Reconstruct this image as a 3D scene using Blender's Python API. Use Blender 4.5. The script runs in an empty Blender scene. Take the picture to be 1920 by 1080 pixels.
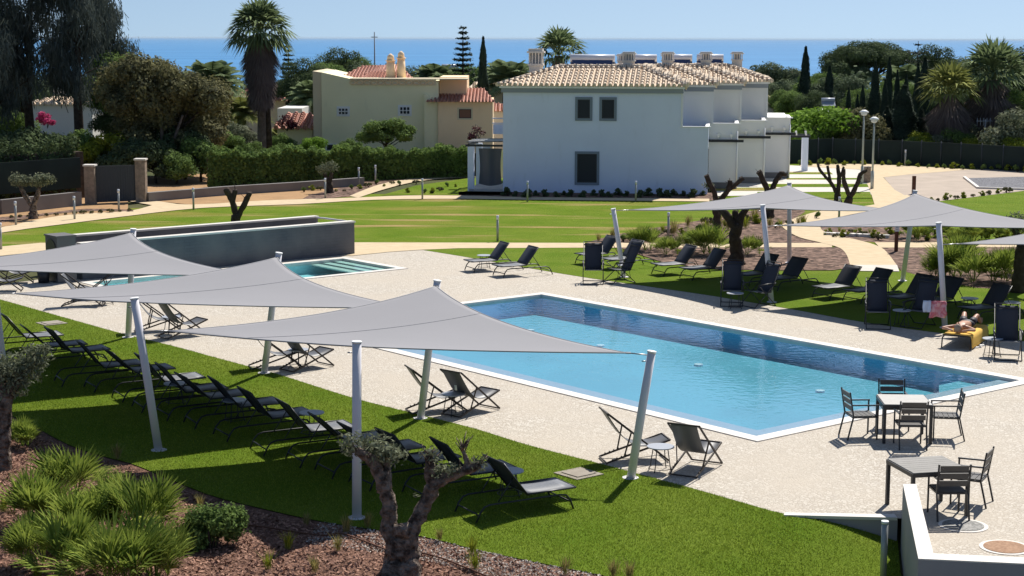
import bpy, bmesh, math, random
import numpy as np
from mathutils import Vector, Matrix
from mathutils.geometry import tessellate_polygon
S = bpy.context.scene
R = math.radians
# ---------------------------------------------------------------- camera
FPX = 3202.0; CAM_H = 7.5
PITCH = math.atan((540 - 71.6) / FPX); ROLL = R(.14)
cd = bpy.data.cameras.new('camera'); cam = bpy.data.objects.new('camera', cd)
S.collection.objects.link(cam); S.camera = cam
cd.sensor_width = 36; cd.lens = FPX / 1920 * 36; cd.clip_start = .1; cd.clip_end = 200000
cam.matrix_world = Matrix.Translation((0, 0, CAM_H)) @ Matrix.Rotation(math.pi/2 - PITCH, 4, 'X') @ Matrix.Rotation(ROLL, 4, 'Z')
S.render.resolution_x = 1024; S.render.resolution_y = 576
# ---------------------------------------------------------------- light
SUN_AZ = R(27.5); SUN_EL = R(51.5)       # azimuth measured from +Y towards +X
w = bpy.data.worlds.new('World'); S.world = w; w.use_nodes = True
nt = w.node_tree; bg = nt.nodes['Background']
sky = nt.nodes.new('ShaderNodeTexSky'); sky.sky_type = 'NISHITA'; sky.sun_disc = False
sky.sun_elevation = SUN_EL; sky.sun_rotation = SUN_AZ; sky.air_density = 1.0; sky.dust_density = .5; sky.ozone_density = 1.2; sky.altitude = 60
wtc = nt.nodes.new('ShaderNodeTexCoord'); wmp = nt.nodes.new('ShaderNodeMapping'); wmp.vector_type = 'POINT'
wmp.inputs['Location'].default_value = (0, 0, .15); nt.links.new(wtc.outputs['Generated'], wmp.inputs[0]); nt.links.new(wmp.outputs[0], sky.inputs[0])
nt.links.new(sky.outputs[0], bg.inputs[0]); bg.inputs[1].default_value = .079
sl = bpy.data.lights.new('sun', 'SUN'); sl.energy = 4.9; sl.angle = R(.5); sl.color = (1, .955, .88)
so = bpy.data.objects.new('sun', sl); S.collection.objects.link(so)
sd = Vector((math.sin(SUN_AZ)*math.cos(SUN_EL), math.cos(SUN_AZ)*math.cos(SUN_EL), math.sin(SUN_EL)))
so.rotation_euler = sd.to_track_quat('Z', 'Y').to_euler(); so.location = (20, 40, 60)
S.view_settings.view_transform = 'Standard'; S.view_settings.look = 'None'
S.view_settings.exposure = 0.40; S.view_settings.gamma = 1
# ---------------------------------------------------------------- helpers: where a pixel of the 1920x1080 frame meets a level
def ray(px, py):
    u = px - 960; v = 540 - py; c, s = math.cos(ROLL), math.sin(ROLL)
    u, v = c*u - s*v, s*u + c*v; cp, sp = math.cos(PITCH), math.sin(PITCH)
    return (u, FPX*cp + v*sp, -FPX*sp + v*cp)
def at(px, py, z=0.0):
    r = ray(px, py); t = (z - CAM_H)/r[2]; return Vector((t*r[0], t*r[1], z))
def dist(px, py, y):
    r = ray(px, py); t = y/r[1]; return Vector((t*r[0], y, CAM_H + t*r[2]))
UX = Vector((.7727, .6347, 0)); AX = Vector((-.6347, .7727, 0)); UANG = math.atan2(.6347, .7727)
def sst(t): t = max(0., min(1., t)); return t*t*(3 - 2*t)
def lawn_h(x, y):
    return -.62*sst(((x - 4.37)*.8 - (y - 26.3)*.6)/2.6)
def ground_z(x, y):
    if y > 112: return -.04 - (y - 112)*.03 if y < 1600 else -44.7 - (y-1600)*.05
    return -.04
rng = np.random.default_rng(7); random.seed(7)
# ---------------------------------------------------------------- materials
def mat(name, col, rough=.8, spec=.3, noise=None, bump=None, vor=None, extra=None, metal=0.0, trans=0, island=0, col2=None):
    m = bpy.data.materials.new(name); m.use_nodes = True; t = m.node_tree; N = t.nodes; L = t.links
    b = N['Principled BSDF']; b.inputs['Roughness'].default_value = rough; b.inputs['Metallic'].default_value = metal
    b.inputs['Specular IOR Level'].default_value = spec; b.inputs['Base Color'].default_value = (*col, 1)
    co = N.new('ShaderNodeTexCoord'); out = None
    if noise or island:
        c2 = col2 or tuple(c*.6 for c in col)
        mx = N.new('ShaderNodeMix'); mx.data_type = 'RGBA'; mx.inputs[6].default_value = (*c2, 1); mx.inputs[7].default_value = (*col, 1)
        if noise:
            n = N.new('ShaderNodeTexNoise'); n.inputs['Scale'].default_value = noise[0]; n.inputs['Detail'].default_value = noise[1]
            L.new(co.outputs['Object'], n.inputs[0]); rp = N.new('ShaderNodeMapRange')
            rp.inputs[1].default_value = .5 - noise[2]; rp.inputs[2].default_value = .5 + noise[2]; L.new(n.outputs[0], rp.inputs[0]); fac = rp.outputs[0]
        if island:
            g = N.new('ShaderNodeNewGeometry')
            if noise:
                a = N.new('ShaderNodeMix'); a.inputs[0].default_value = island; L.new(fac, a.inputs[2]); L.new(g.outputs['Random Per Island'], a.inputs[3]); fac = a.outputs[0]
            else: fac = g.outputs['Random Per Island']
        L.new(fac, mx.inputs[0]); L.new(mx.outputs[2], b.inputs['Base Color']); out = mx
    if bump:
        n = N.new('ShaderNodeTexNoise'); n.inputs['Scale'].default_value = bump[0]; n.inputs['Detail'].default_value = 4
        L.new(co.outputs['Object'], n.inputs[0]); bp = N.new('ShaderNodeBump'); bp.inputs['Strength'].default_value = bump[1]; bp.inputs['Distance'].default_value = bump[2]
        L.new(n.outputs[0], bp.inputs['Height']); L.new(bp.outputs[0], b.inputs['Normal'])
    if trans:
        tr = N.new('ShaderNodeBsdfTranslucent'); ms = N.new('ShaderNodeMixShader'); ms.inputs[0].default_value = trans
        if out: L.new(out.outputs[2], tr.inputs[0])
        else: tr.inputs[0].default_value = (*col, 1)
        L.new(b.outputs[0], ms.inputs[1]); L.new(tr.outputs[0], ms.inputs[2]); L.new(ms.outputs[0], N['Material Output'].inputs[0])
    if extra: extra(m, N, L, b, co, out)
    return m
def rgbmix(N, L, fac, a, b, mode='MIX'):
    mx = N.new('ShaderNodeMix'); mx.data_type = 'RGBA'; mx.blend_type = mode
    for k, v in ((0, fac), (6, a), (7, b)):
        if isinstance(v, (int, float)): mx.inputs[k].default_value = v
        elif isinstance(v, tuple): mx.inputs[k].default_value = (*v, 1)
        else: L.new(v, mx.inputs[k])
    return mx.outputs[2]
def noise_fac(N, L, co, scale, lo, hi, detail=4, stretch=None):
    n = N.new('ShaderNodeTexNoise'); n.inputs['Scale'].default_value = scale; n.inputs['Detail'].default_value = detail
    src = co.outputs['Object']
    if stretch:
        mp = N.new('ShaderNodeMapping'); mp.inputs['Scale'].default_value = stretch; L.new(src, mp.inputs[0]); src = mp.outputs[0]
    L.new(src, n.inputs[0]); r = N.new('ShaderNodeMapRange'); r.inputs[1].default_value = lo; r.inputs[2].default_value = hi; L.new(n.outputs[0], r.inputs[0]); return r.outputs[0]
def x_grass(dry):
    def f(m, N, L, b, co, out):
        c = rgbmix(N, L, noise_fac(N, L, co, 28, .3, .7, 6), (.075, .115, .010), (.165, .235, .022))
        c = rgbmix(N, L, noise_fac(N, L, co, 90, .35, .75, 3), c, (.21, .27, .04))
        c = rgbmix(N, L, noise_fac(N, L, co, .55, .35, .75, 3), c, (.10, .175, .012))
        if dry:
            c = rgbmix(N, L, noise_fac(N, L, co, .16, .54, .74, 5, (1, 2.6, 1)), c, (.24, .22, .05))
            d = noise_fac(N, L, co, .2, .555, .69, 7, (.6, 3.4, 1)); c = rgbmix(N, L, d, c, (.38, .27, .12))
        L.new(c, b.inputs['Base Color'])
        n = N.new('ShaderNodeTexNoise'); n.inputs['Scale'].default_value = 45; n.inputs['Detail'].default_value = 5; L.new(co.outputs['Object'], n.inputs[0])
        bp = N.new('ShaderNodeBump'); bp.inputs['Strength'].default_value = 1; bp.inputs['Distance'].default_value = .04; L.new(n.outputs[0], bp.inputs['Height']); L.new(bp.outputs[0], b.inputs['Normal'])
    return f
def x_cobble(m, N, L, b, co, out):
    mp = N.new('ShaderNodeMapping'); mp.inputs['Rotation'].default_value = (0, 0, UANG); L.new(co.outputs['Object'], mp.inputs[0])
    v = N.new('ShaderNodeTexVoronoi'); v.inputs['Scale'].default_value = 15; v.inputs['Randomness'].default_value = .9; L.new(mp.outputs[0], v.inputs[0])
    e = N.new('ShaderNodeTexVoronoi'); e.feature = 'DISTANCE_TO_EDGE'; e.inputs['Scale'].default_value = 15; e.inputs['Randomness'].default_value = .9; L.new(mp.outputs[0], e.inputs[0])
    g = N.new('ShaderNodeSeparateColor'); L.new(v.outputs['Color'], g.inputs[0])
    c = rgbmix(N, L, g.outputs[0], (.41, .365, .30), (.62, .575, .50))
    r = N.new('ShaderNodeMapRange'); r.inputs[1].default_value = .02; r.inputs[2].default_value = .13; L.new(e.outputs[0], r.inputs[0])
    c = rgbmix(N, L, r.outputs[0], (.37, .315, .25), c)
    c = rgbmix(N, L, noise_fac(N, L, co, 38, .62, .76, 2), c, (.70, .67, .61))
    c = rgbmix(N, L, noise_fac(N, L, co, .5, .35, .75, 4), c, (.48, .42, .34))
    c = rgbmix(N, L, noise_fac(N, L, co, 2.2, .62, .8, 3), c, (.40, .35, .29))
    L.new(c, b.inputs['Base Color'])
    bp = N.new('ShaderNodeBump'); bp.inputs['Strength'].default_value = .5; bp.inputs['Distance'].default_value = .012; L.new(r.outputs[0], bp.inputs['Height']); L.new(bp.outputs[0], b.inputs['Normal'])
def x_bark(a, bcol, sc=24):
    def f(m, N, L, b, co, out):
        v = N.new('ShaderNodeTexVoronoi'); v.inputs['Scale'].default_value = sc
        mp = N.new('ShaderNodeMapping'); mp.inputs['Scale'].default_value = (1, 1.7, 1); L.new(co.outputs['Object'], mp.inputs[0]); L.new(mp.outputs[0], v.inputs[0])
        g = N.new('ShaderNodeSeparateColor'); L.new(v.outputs['Color'], g.inputs[0])
        c = rgbmix(N, L, g.outputs[0], a, bcol); c = rgbmix(N, L, noise_fac(N, L, co, 3, .4, .8), c, tuple(x*.5 for x in a)); L.new(c, b.inputs['Base Color'])
        bp = N.new('ShaderNodeBump'); bp.inputs['Strength'].default_value = 1; bp.inputs['Distance'].default_value = .05; L.new(v.outputs['Distance'], bp.inputs['Height']); L.new(bp.outputs[0], b.inputs['Normal'])
    return f
def x_tile(scale, c1, c2):     # mosaic tiles of a pool
    def f(m, N, L, b, co, out):
        c = rgbmix(N, L, noise_fac(N, L, co, scale, .3, .7, 2), c1, c2); c = rgbmix(N, L, noise_fac(N, L, co, .4, .4, .8, 2), c, tuple(x*.85 for x in c1)); L.new(c, b.inputs['Base Color'])
    return f
def x_slate(m, N, L, b, co, out):
    br = N.new('ShaderNodeTexBrick'); br.inputs['Scale'].default_value = 1; br.inputs['Brick Width'].default_value = .3; br.inputs['Row Height'].default_value = .1; br.inputs['Mortar Size'].default_value = .008
    br.inputs['Color1'].default_value = (.085, .09, .105, 1); br.inputs['Color2'].default_value = (.10, .105, .12, 1); br.inputs['Mortar'].default_value = (.075, .08, .092, 1)
    mp = N.new('ShaderNodeMapping'); mp.inputs['Rotation'].default_value = (math.pi/2, 0, 0); L.new(co.outputs['Object'], mp.inputs[0]); L.new(mp.outputs[0], br.inputs[0])
    c = rgbmix(N, L, noise_fac(N, L, co, 1.1, .35, .75, 7), br.outputs[0], (.15, .145, .15)); L.new(c, b.inputs['Base Color'])
def x_roof(c1, c2, c3, pitch=.22, ang=0.0):
    def f(m, N, L, b, co, out):
        wv = N.new('ShaderNodeTexWave'); wv.bands_direction = 'X'; wv.inputs['Scale'].default_value = 1/(pitch*3.18)/1; wv.inputs['Distortion'].default_value = .3
        mp = N.new('ShaderNodeMapping'); L.new(co.outputs['Object'], mp.inputs[0]); mp.inputs['Rotation'].default_value = (0, 0, ang); L.new(mp.outputs[0], wv.inputs[0])
        c = rgbmix(N, L, noise_fac(N, L, co, 5, .35, .65, 3), c1, c2); c = rgbmix(N, L, noise_fac(N, L, co, 9, .55, .7, 2), c, c3); L.new(c, b.inputs['Base Color'])
        bp = N.new('ShaderNodeBump'); bp.inputs['Strength'].default_value = 1; bp.inputs['Distance'].default_value = .09; L.new(wv.outputs[0], bp.inputs['Height']); L.new(bp.outputs[0], b.inputs['Normal'])
    return f
def x_plaster(c, c2):
    def f(m, N, L, b, co, out):
        k = rgbmix(N, L, noise_fac(N, L, co, .7, .3, .8, 5), c, c2); k = rgbmix(N, L, noise_fac(N, L, co, 3, .6, .8, 5, (1, 1, .25)), k, tuple(x*.88 for x in c)); L.new(k, b.inputs['Base Color'])
    return f
def water_mat(name, tint, gloss=.75, wave=6.0, wstr=.22, rough=.03):
    m = bpy.data.materials.new(name); m.use_nodes = True; N = m.node_tree.nodes; L = m.node_tree.links; N.clear()
    o = N.new('ShaderNodeOutputMaterial'); tr = N.new('ShaderNodeBsdfTransparent'); tr.inputs[0].default_value = (*tint, 1)
    g = N.new('ShaderNodeBsdfGlossy'); g.inputs['Roughness'].default_value = rough; fr = N.new('ShaderNodeFresnel'); fr.inputs[0].default_value = 1.33
    co = N.new('ShaderNodeTexCoord'); n = N.new('ShaderNodeTexNoise'); n.inputs['Scale'].default_value = wave; n.inputs['Detail'].default_value = 3; L.new(co.outputs['Object'], n.inputs[0])
    bp = N.new('ShaderNodeBump'); bp.inputs['Strength'].default_value = wstr; bp.inputs['Distance'].default_value = .04; L.new(n.outputs[0], bp.inputs['Height'])
    L.new(bp.outputs[0], g.inputs['Normal']); mul = N.new('ShaderNodeMath'); mul.operation = 'MULTIPLY'; mul.inputs[1].default_value = gloss
    L.new(fr.outputs[0], mul.inputs[0]); mx = N.new('ShaderNodeMixShader'); L.new(mul.outputs[0], mx.inputs[0]); L.new(tr.outputs[0], mx.inputs[1]); L.new(g.outputs[0], mx.inputs[2]); L.new(mx.outputs[0], o.inputs[0]); return m
G_ = (.02, .02, .02)
M = dict(
 grass=mat('near lawn', G_, .9, .03, extra=x_grass(0)), grass_far=mat('dry patched lawn', G_, .9, .02, extra=x_grass(1)),
 blade=mat('grass blade', (.33, .40, .05), .7, .1, island=1, col2=(.10, .17, .010), trans=.3),
 cobble=mat('limestone setts', G_, .8, .3, extra=x_cobble), coping=mat('white stone coping', (.74, .70, .64), .6, .3, noise=(3, 5, .3), col2=(.60, .56, .51)),
 mulch=mat('bark mulch', G_, .9, .15, extra=x_bark((.15, .075, .05), (.36, .20, .14))), mulch2=mat('grey bark mulch', G_, .9, .15, extra=x_bark((.05, .028, .02), (.34, .22, .165), 6)),
 chip=mat('bark chip', (.44, .25, .175), .85, .2, island=1, col2=(.12, .06, .045)), pebble=mat('pale chipping', (.55, .50, .45), .8, .2, island=1, col2=(.22, .17, .14)),
 path=mat('tan resin path', (.62, .50, .33), .9, .15, noise=(2.5, 6, .3), col2=(.50, .39, .25), bump=(60, .3, .01)),
 earth=mat('bare earth', (.44, .27, .14), .95, .1, noise=(.8, 6, .25), col2=(.30, .19, .10), bump=(6, .6, .08)),
 soil=mat('ground', (.10, .09, .04), .95, .1, noise=(.05, 6, .2), col2=(.05, .07, .025), bump=(2, .6, .2)),
 pave=mat('pale concrete paving', (.62, .58, .52), .85, .2, noise=(1.5, 6, .3), col2=(.52, .48, .42)), road=mat('beige paved road', (.46, .38, .31), .9, .2, noise=(.9, 8, .25), col2=(.36, .30, .245), bump=(20, .3, .02)),
 gravel=mat('dark gravel', (.26, .26, .28), .9, .2, noise=(14, 3, .2), col2=(.06, .06, .07), bump=(20, .8, .05)),
 floor=mat('turquoise pool tiles', G_, .6, .2, extra=x_tile(18, (.075, .35, .46), (.095, .41, .51))), pwall=mat('blue pool tiles', G_, .5, .3, extra=x_tile(20, (.26, .66, .98), (.31, .71, .99))),
 ledge=mat('grey pool tiles', (.42, .43, .50), .6, .3, noise=(10, 3, .3), col2=(.34, .35, .42)),
 water=water_mat('pool water', (.80, .97, 1.0), .48, 5, .2), water2=water_mat('splash pool water', (.62, .84, .84), .55, 5, .6),
 slate=mat('slate cladding', G_, .6, .3, extra=x_slate), white=mat('white painted metal', (.74, .70, .75), .6, .25, noise=(2, 4, .3), col2=(.66, .655, .67)),
 panelwall=mat('white party wall render', (.88, .87, .85), .85, .2, noise=(1, 4, .3), col2=(.84, .83, .81)), teal=mat('teal pool tiles', G_, .6, .2, extra=x_tile(9, (.52, .76, .82), (.62, .84, .88))), whitewall=mat('shade-tinted white render', G_, .85, .2, extra=x_plaster((.76, .82, .97), (.70, .76, .91))), trimw=mat('white trim', (.82, .82, .81), .6, .3), greyband=mat('grey render band', (.30, .33, .37), .8, .2), surround=mat('grey window surround', (.22, .26, .31), .8, .2),  # facade's white render has the blue of its shade mixed into the colour
 glassd=mat('dark window glass', (.03, .034, .042), .35, .15), frame=mat('dark frame', (.025, .026, .03), .4, .4), wooddark=mat('brown black chair frame', (.035, .025, .02), .5, .4),
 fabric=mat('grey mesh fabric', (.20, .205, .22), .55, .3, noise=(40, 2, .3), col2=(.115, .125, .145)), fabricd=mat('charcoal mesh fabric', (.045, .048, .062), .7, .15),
 slat=mat('taupe slat boards', (.26, .245, .225), .6, .35, noise=(6, 4, .3), col2=(.20, .19, .17)), slatd=mat('dark slat boards', (.085, .08, .075), .55, .35, noise=(6, 4, .3), col2=(.07, .065, .06)), tabletop=mat('pale table boards', (.50, .48, .44), .6, .35, noise=(8, 4, .3), col2=(.42, .40, .37)),
 roundtop=mat('grey round table top', (.34, .36, .40), .45, .4),
 sail=mat('grey sail cloth', (.295, .29, .305), .8, .15, noise=(.6, 3, .3), col2=(.275, .272, .285), bump=(140, .15, .004), trans=.07), seam=mat('sail seam', (.34, .34, .35), .7, .2), cable=mat('steel cable', (.35, .35, .36), .35, .5, metal=.6),
 fabric_shade=mat('shaded mesh back fabric', (.040, .043, .055), .6, .25), planter=mat('light grey render', (.4, .4, .4), .85, .2, extra=x_plaster((.36, .34, .345), (.32, .305, .31))),  # backrest copy of the mesh fabric, darkened to carry its shade
 roofw=mat('pale clay roof tiles', G_, .8, .2, extra=x_roof((.78, .62, .46), (.85, .72, .57), (.68, .51, .39))), roofr=mat('red clay roof tiles', G_, .8, .2, extra=x_roof((.52, .24, .18), (.64, .36, .28), (.40, .18, .13))),
 cream=mat('cream render', G_, .9, .1, extra=x_plaster((.93, .87, .58), (.86, .80, .53))), peach=mat('peach render', G_, .9, .1, extra=x_plaster((.98, .74, .48), (.92, .68, .44))), creamtrim=mat('cream trim', (.72, .62, .44), .8, .2),
 shutter=mat('brown shutter', (.24, .12, .08), .7, .2), stone=mat('rough brown stone', (.34, .27, .21), .9, .1, noise=(7, 5, .2), col2=(.20, .16, .125), bump=(9, .6, .04)), lowwall=mat('grey rendered wall', (.25, .235, .225), .9, .1, noise=(1, 5, .3), col2=(.19, .175, .165)),
 gate=mat('anthracite gate metal', (.045, .052, .065), .5, .4), mesh=mat('dark green windbreak mesh', (.022, .036, .034), .8, .15, noise=(.5, 5, .2), col2=(.014, .022, .022), bump=(3, .4, .05)),
 bark=mat('olive bark', (.30, .235, .19), .9, .1, noise=(9, 9, .14), col2=(.06, .045, .037), bump=(14, 1, .14)), bark2=mat('dark bark', (.085, .065, .05), .9, .1, noise=(6, 5, .2), col2=(.04, .03, .025), bump=(8, 1, .06)), barkred=mat('grey brown trunk', (.19, .15, .12), .9, .1, noise=(4, 5, .2), col2=(.10, .075, .06)),
 skirt=mat('dead palm fronds', (.24, .19, .165), .9, .05, island=.6, noise=(1, 3, .3), col2=(.10, .078, .075)),
 lf_dark=mat('dark foliage', (0.138, 0.187, 0.073), .8, .06, noise=(.5, 3, .2), island=.5, col2=(0.039, 0.060, 0.036), trans=.25),
 lf_brown=mat('olive brown foliage', (0.253, 0.236, 0.098), .8, .06, noise=(.5, 3, .2), island=.5, col2=(0.060, 0.065, 0.043), trans=.25),
 lf_cas=mat('blue grey needles', (0.139, 0.163, 0.139), .8, .06, noise=(.4, 3, .2), island=.5, col2=(0.043, 0.056, 0.055), trans=.2),
 lf_mid=mat('mid green foliage', (0.234, 0.335, 0.086), .8, .06, noise=(.6, 3, .2), island=.5, col2=(0.058, 0.101, 0.031), trans=.3),
 lf_lime=mat('bright green foliage', (0.283, 0.448, 0.060), .8, .06, noise=(.7, 3, .2), island=.5, col2=(0.072, 0.156, 0.016), trans=.35),
 lf_yel=mat('yellow green foliage', (0.380, 0.414, 0.046), .8, .06, island=.8, noise=(1, 3, .2), col2=(0.115, 0.149, 0.017), trans=.35),
 lf_olive=mat('olive leaves', (0.284, 0.304, 0.200), .8, .06, island=.8, noise=(2, 3, .2), col2=(0.070, 0.085, 0.045), trans=.25),
 lf_palm=mat('palm frond green', (0.262, 0.331, 0.152), .8, .06, island=.7, noise=(.8, 2, .2), col2=(0.072, 0.102, 0.048), trans=.3),
 lf_palmy=mat('yellowing palm frond', (0.363, 0.375, 0.109), .8, .06, island=.7, noise=(.8, 2, .2), col2=(0.088, 0.110, 0.031), trans=.25),
 lf_fan=mat('dwarf palm frond', (.38, .45, .08), .8, .06, island=.75, noise=(1.6, 2, .2), col2=(.05, .10, .018), trans=.3),
 lf_cyp=mat('cypress foliage', (0.057, 0.084, 0.050), .8, .06, island=.6, noise=(1.2, 3, .2), col2=(0.022, 0.035, 0.028), trans=.1),
 lf_far=mat('distant woodland foliage', (0.172, 0.217, 0.112), .8, .06, noise=(.45, 5, .14), island=.45, col2=(0.034, 0.055, 0.036), trans=.2),
 pink=mat('pink blossom', (.70, .06, .22), .7, .2, island=.8, col2=(.30, .03, .10), trans=.3), maroon=mat('dark red blossom', (.12, .02, .035), .7, .2, island=.8, col2=(.04, .012, .015), trans=.2), straw=mat('straw grass', (.42, .34, .13), .7, .2, island=.8, col2=(.16, .17, .04), trans=.3),
 panel=mat('solar panel glass', (.03, .05, .13), .15, .6), tank=mat('white tank metal', (.66, .68, .74), .35, .5), concrete=mat('weathered concrete', (.36, .32, .27), .9, .1, noise=(5, 5, .3), col2=(.26, .23, .19)), rust=mat('terracotta inlay', (.42, .27, .18), .9, .1, noise=(20, 3, .2), col2=(.28, .17, .11)), iron=mat('patterned iron', (.28, .27, .25), .6, .4, noise=(28, 3, .12), col2=(.09, .09, .08)),
 skin=mat('tanned skin', (.50, .27, .18), .5, .35, noise=(8, 3, .3), col2=(.42, .22, .14)), hair=mat('grey brown hair', (.30, .24, .19), .8, .2, bump=(60, .6, .01)), towel=mat('yellow towel', (.75, .48, .12), .95, .1, bump=(60, .5, .01)), swim=mat('black swim shorts', (.02, .02, .03), .6, .3), pinkt=mat('pink patterned towel', (.72, .20, .24), .95, .1, noise=(9, 3, .1), col2=(.85, .50, .52)), bluew=mat('pale blue cloth', (.62, .70, .86), .9, .1), sandal=mat('white sandal', (.70, .70, .70), .6, .3),
 brownpost=mat('rust brown post', (.10, .045, .03), .8, .2), hose=mat('brown drip hose', (.13, .06, .04), .7, .2), galv=mat('galvanised steel', (.36, .37, .36), .45, .4, metal=.3), acm=mat('pump cabinet plastic', (.13, .125, .125), .6, .3),
 far_white=mat('far white wall', (.66, .64, .60), .9, .1), pool_light=mat('pool lamp cover', (.85, .90, .92), .3, .5))
# ---------------------------------------------------------------- mesh collector
class MB:
    def __init__(s): s.v = []; s.f = []; s.sm = []; s.mi = []
    def add(s, V, F, smooth=False, mi=0):
        o = len(s.v); s.v += [tuple(p) for p in V]; s.f += [tuple(i + o for i in f) for f in F]; s.sm += [smooth]*len(F); s.mi += [mi]*len(F); return s
    def box(s, c, d, rz=0, mtx=None, mi=0):
        V = []
        for i in range(8):
            p = Vector(((i & 1) - .5, ((i >> 1) & 1) - .5, (i >> 2) - .5)); p = Vector((p.x*d[0], p.y*d[1], p.z*d[2]))
            if mtx is not None: p = mtx @ p
            if rz: p = Matrix.Rotation(rz, 3, 'Z') @ p
            V.append(p + Vector(c))
        return s.add(V, [(0, 2, 3, 1), (4, 5, 7, 6), (0, 1, 5, 4), (2, 6, 7, 3), (0, 4, 6, 2), (1, 3, 7, 5)], mi=mi)
    def bar(s, a, b, w, h=None):
        a = Vector(a); b = Vector(b); d = b - a; q = d.to_track_quat('Y', 'Z').to_matrix(); return s.box((a + b)/2, (w, d.length, h or w), mtx=q)
    def tube(s, pts, rad, n=8, cap=True, smooth=True, wob=0, seed=0):
        pts = [Vector(p) for p in pts]
        if not hasattr(rad, '__len__'): rad = [rad]*len(pts)
        rr = random.Random(seed); V = []; F = []; up = Vector((.13, .21, 1)).normalized(); ref = None
        for i, p in enumerate(pts):
            t = (pts[min(i+1, len(pts)-1)] - pts[max(i-1, 0)]).normalized()
            if ref is None: ref = t.orthogonal().normalized()
            ref = (ref - t*ref.dot(t)).normalized(); bi = t.cross(ref)
            for k in range(n):
                a = 2*math.pi*k/n; r = rad[i]*(1 + wob*(rr.random()*2-1)); V.append(p + ref*math.cos(a)*r + bi*math.sin(a)*r)
        for i in range(len(pts)-1):
            for k in range(n): F.append((i*n+k, i*n+(k+1) % n, (i+1)*n+(k+1) % n, (i+1)*n+k))
        s.add(V, F, smooth)
        if cap: o = len(s.v) - len(V); s.f += [tuple(o+n-1-k for k in range(n)), tuple(o+(len(pts)-1)*n+k for k in range(n))]; s.sm += [False]*2; s.mi += [0]*2
        return s
    def disc(s, c, r, h, n=20, ry=None):
        V = [(c[0]+math.cos(2*math.pi*k/n)*r, c[1]+math.sin(2*math.pi*k/n)*(ry or r), c[2]+z) for z in (0, h) for k in range(n)]
        return s.add(V, [tuple(range(n-1, -1, -1)), tuple(range(n, 2*n))] + [(k, (k+1) % n, n+(k+1) % n, n+k) for k in range(n)])
    def grid(s, f, nu, nv, smooth=True):
        V = [f(i/nu, j/nv) for j in range(nv+1) for i in range(nu+1)]
        return s.add(V, [(j*(nu+1)+i, j*(nu+1)+i+1, (j+1)*(nu+1)+i+1, (j+1)*(nu+1)+i) for j in range(nv) for i in range(nu)], smooth)
    def prism(s, outline, z0, z1, holes=()):
        polys = [[Vector((p[0], p[1], 0)) for p in outline]] + [[Vector((p[0], p[1], 0)) for p in h] for h in holes]
        flat = [p for q in polys for p in q]; tri = tessellate_polygon(polys)
        o = len(flat); F = []
        for t in tri:
            a, b, c = (flat[i] for i in t)
            if (b-a).cross(c-a).z < 0: t = t[::-1]
            F.append(tuple(i + o for i in t)); 
            if z1 - z0 > 0: F.append(tuple(t[::-1]))
        k = 0
        if z1 - z0 > 0:
            for q in polys:
                n = len(q)
                F += [(k+i, k+(i+1) % n, k+(i+1) % n+o, k+i+o) for i in range(n)]; k += n
        return s.add([(p.x, p.y, z0) for p in flat] + [(p.x, p.y, z1) for p in flat], F)
    def build(s, name, material, parent=None, loc=None):
        me = bpy.data.meshes.new(name); me.from_pydata(s.v, [], s.f); me.polygons.foreach_set('use_smooth', s.sm)
        for m in (material if isinstance(material, (list, tuple)) else [material]): me.materials.append(m)
        if any(s.mi): me.polygons.foreach_set('material_index', s.mi)
        me.update(); o = bpy.data.objects.new(name, me); S.collection.objects.link(o)
        if parent: o.parent = parent
        if loc is not None: o.location = loc
        return o
def quads(name, Q, material, parent=None):      # Q: (n,4,3) numpy array of loose leaf faces
    n = len(Q); me = bpy.data.meshes.new(name); me.vertices.add(4*n); me.vertices.foreach_set('co', Q.reshape(-1).astype(np.float32))
    me.loops.add(4*n); me.loops.foreach_set('vertex_index', np.arange(4*n, dtype=np.int32)); me.polygons.add(n)
    me.polygons.foreach_set('loop_start', np.arange(0, 4*n, 4, dtype=np.int32)); me.update(calc_edges=True); me.materials.append(material)
    o = bpy.data.objects.new(name, me); S.collection.objects.link(o)
    if parent: o.parent = parent
    return o
def tag(o, label=None, cat=None, group=None, kind=None):
    for k, v in (('label', label), ('category', cat), ('group', group), ('kind', kind)):
        if v: o[k] = v
        elif k in o: del o[k]
    return o
def thing(name, label, cat, loc=(0, 0, 0), rz=0, group=None):
    o = bpy.data.objects.new(name, None); S.collection.objects.link(o); o.location = loc; o.rotation_euler = (0, 0, rz); o.empty_display_size = .2
    return tag(o, label, cat, group)
def copy_tree(o, parent=None):
    c = o.copy(); S.collection.objects.link(c); c.parent = parent
    for ch in KIDS.get(o.name) or list(o.children): copy_tree(ch, c)
    return c
KIDS = {}
def place(proto, loc, rz=0, label=None, group=None, scale=None):
    """first call uses the prototype itself, later calls copy it with its parts"""
    o = proto if not proto.get('_used') else copy_tree(proto)
    proto['_used'] = 1; o.location = loc; o.rotation_euler = (0, 0, rz)
    if scale: o.scale = scale if hasattr(scale, '__len__') else (scale,)*3
    if label: o['label'] = label
    if group: o['group'] = group
    return o
def struct(name, mb, m): return tag(mb.build(name, m), kind='structure')
def px(pts, z=0.0): return [at(x, y, 0)[:2] for x, y in pts]
def smooth_line(pts, n=6):
    out = []
    for i in range(len(pts)-1):
        p0 = Vector((*pts[max(i-1, 0)], 0)); p1 = Vector((*pts[i], 0)); p2 = Vector((*pts[i+1], 0)); p3 = Vector((*pts[min(i+2, len(pts)-1)], 0))
        for k in range(n):
            t = k/n; v = .5*((2*p1) + (p2-p0)*t + (2*p0-5*p1+4*p2-p3)*t*t + (3*p1-p0-3*p2+p3)*t**3); out.append((v.x, v.y))
    return out + [tuple(pts[-1])]
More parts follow.
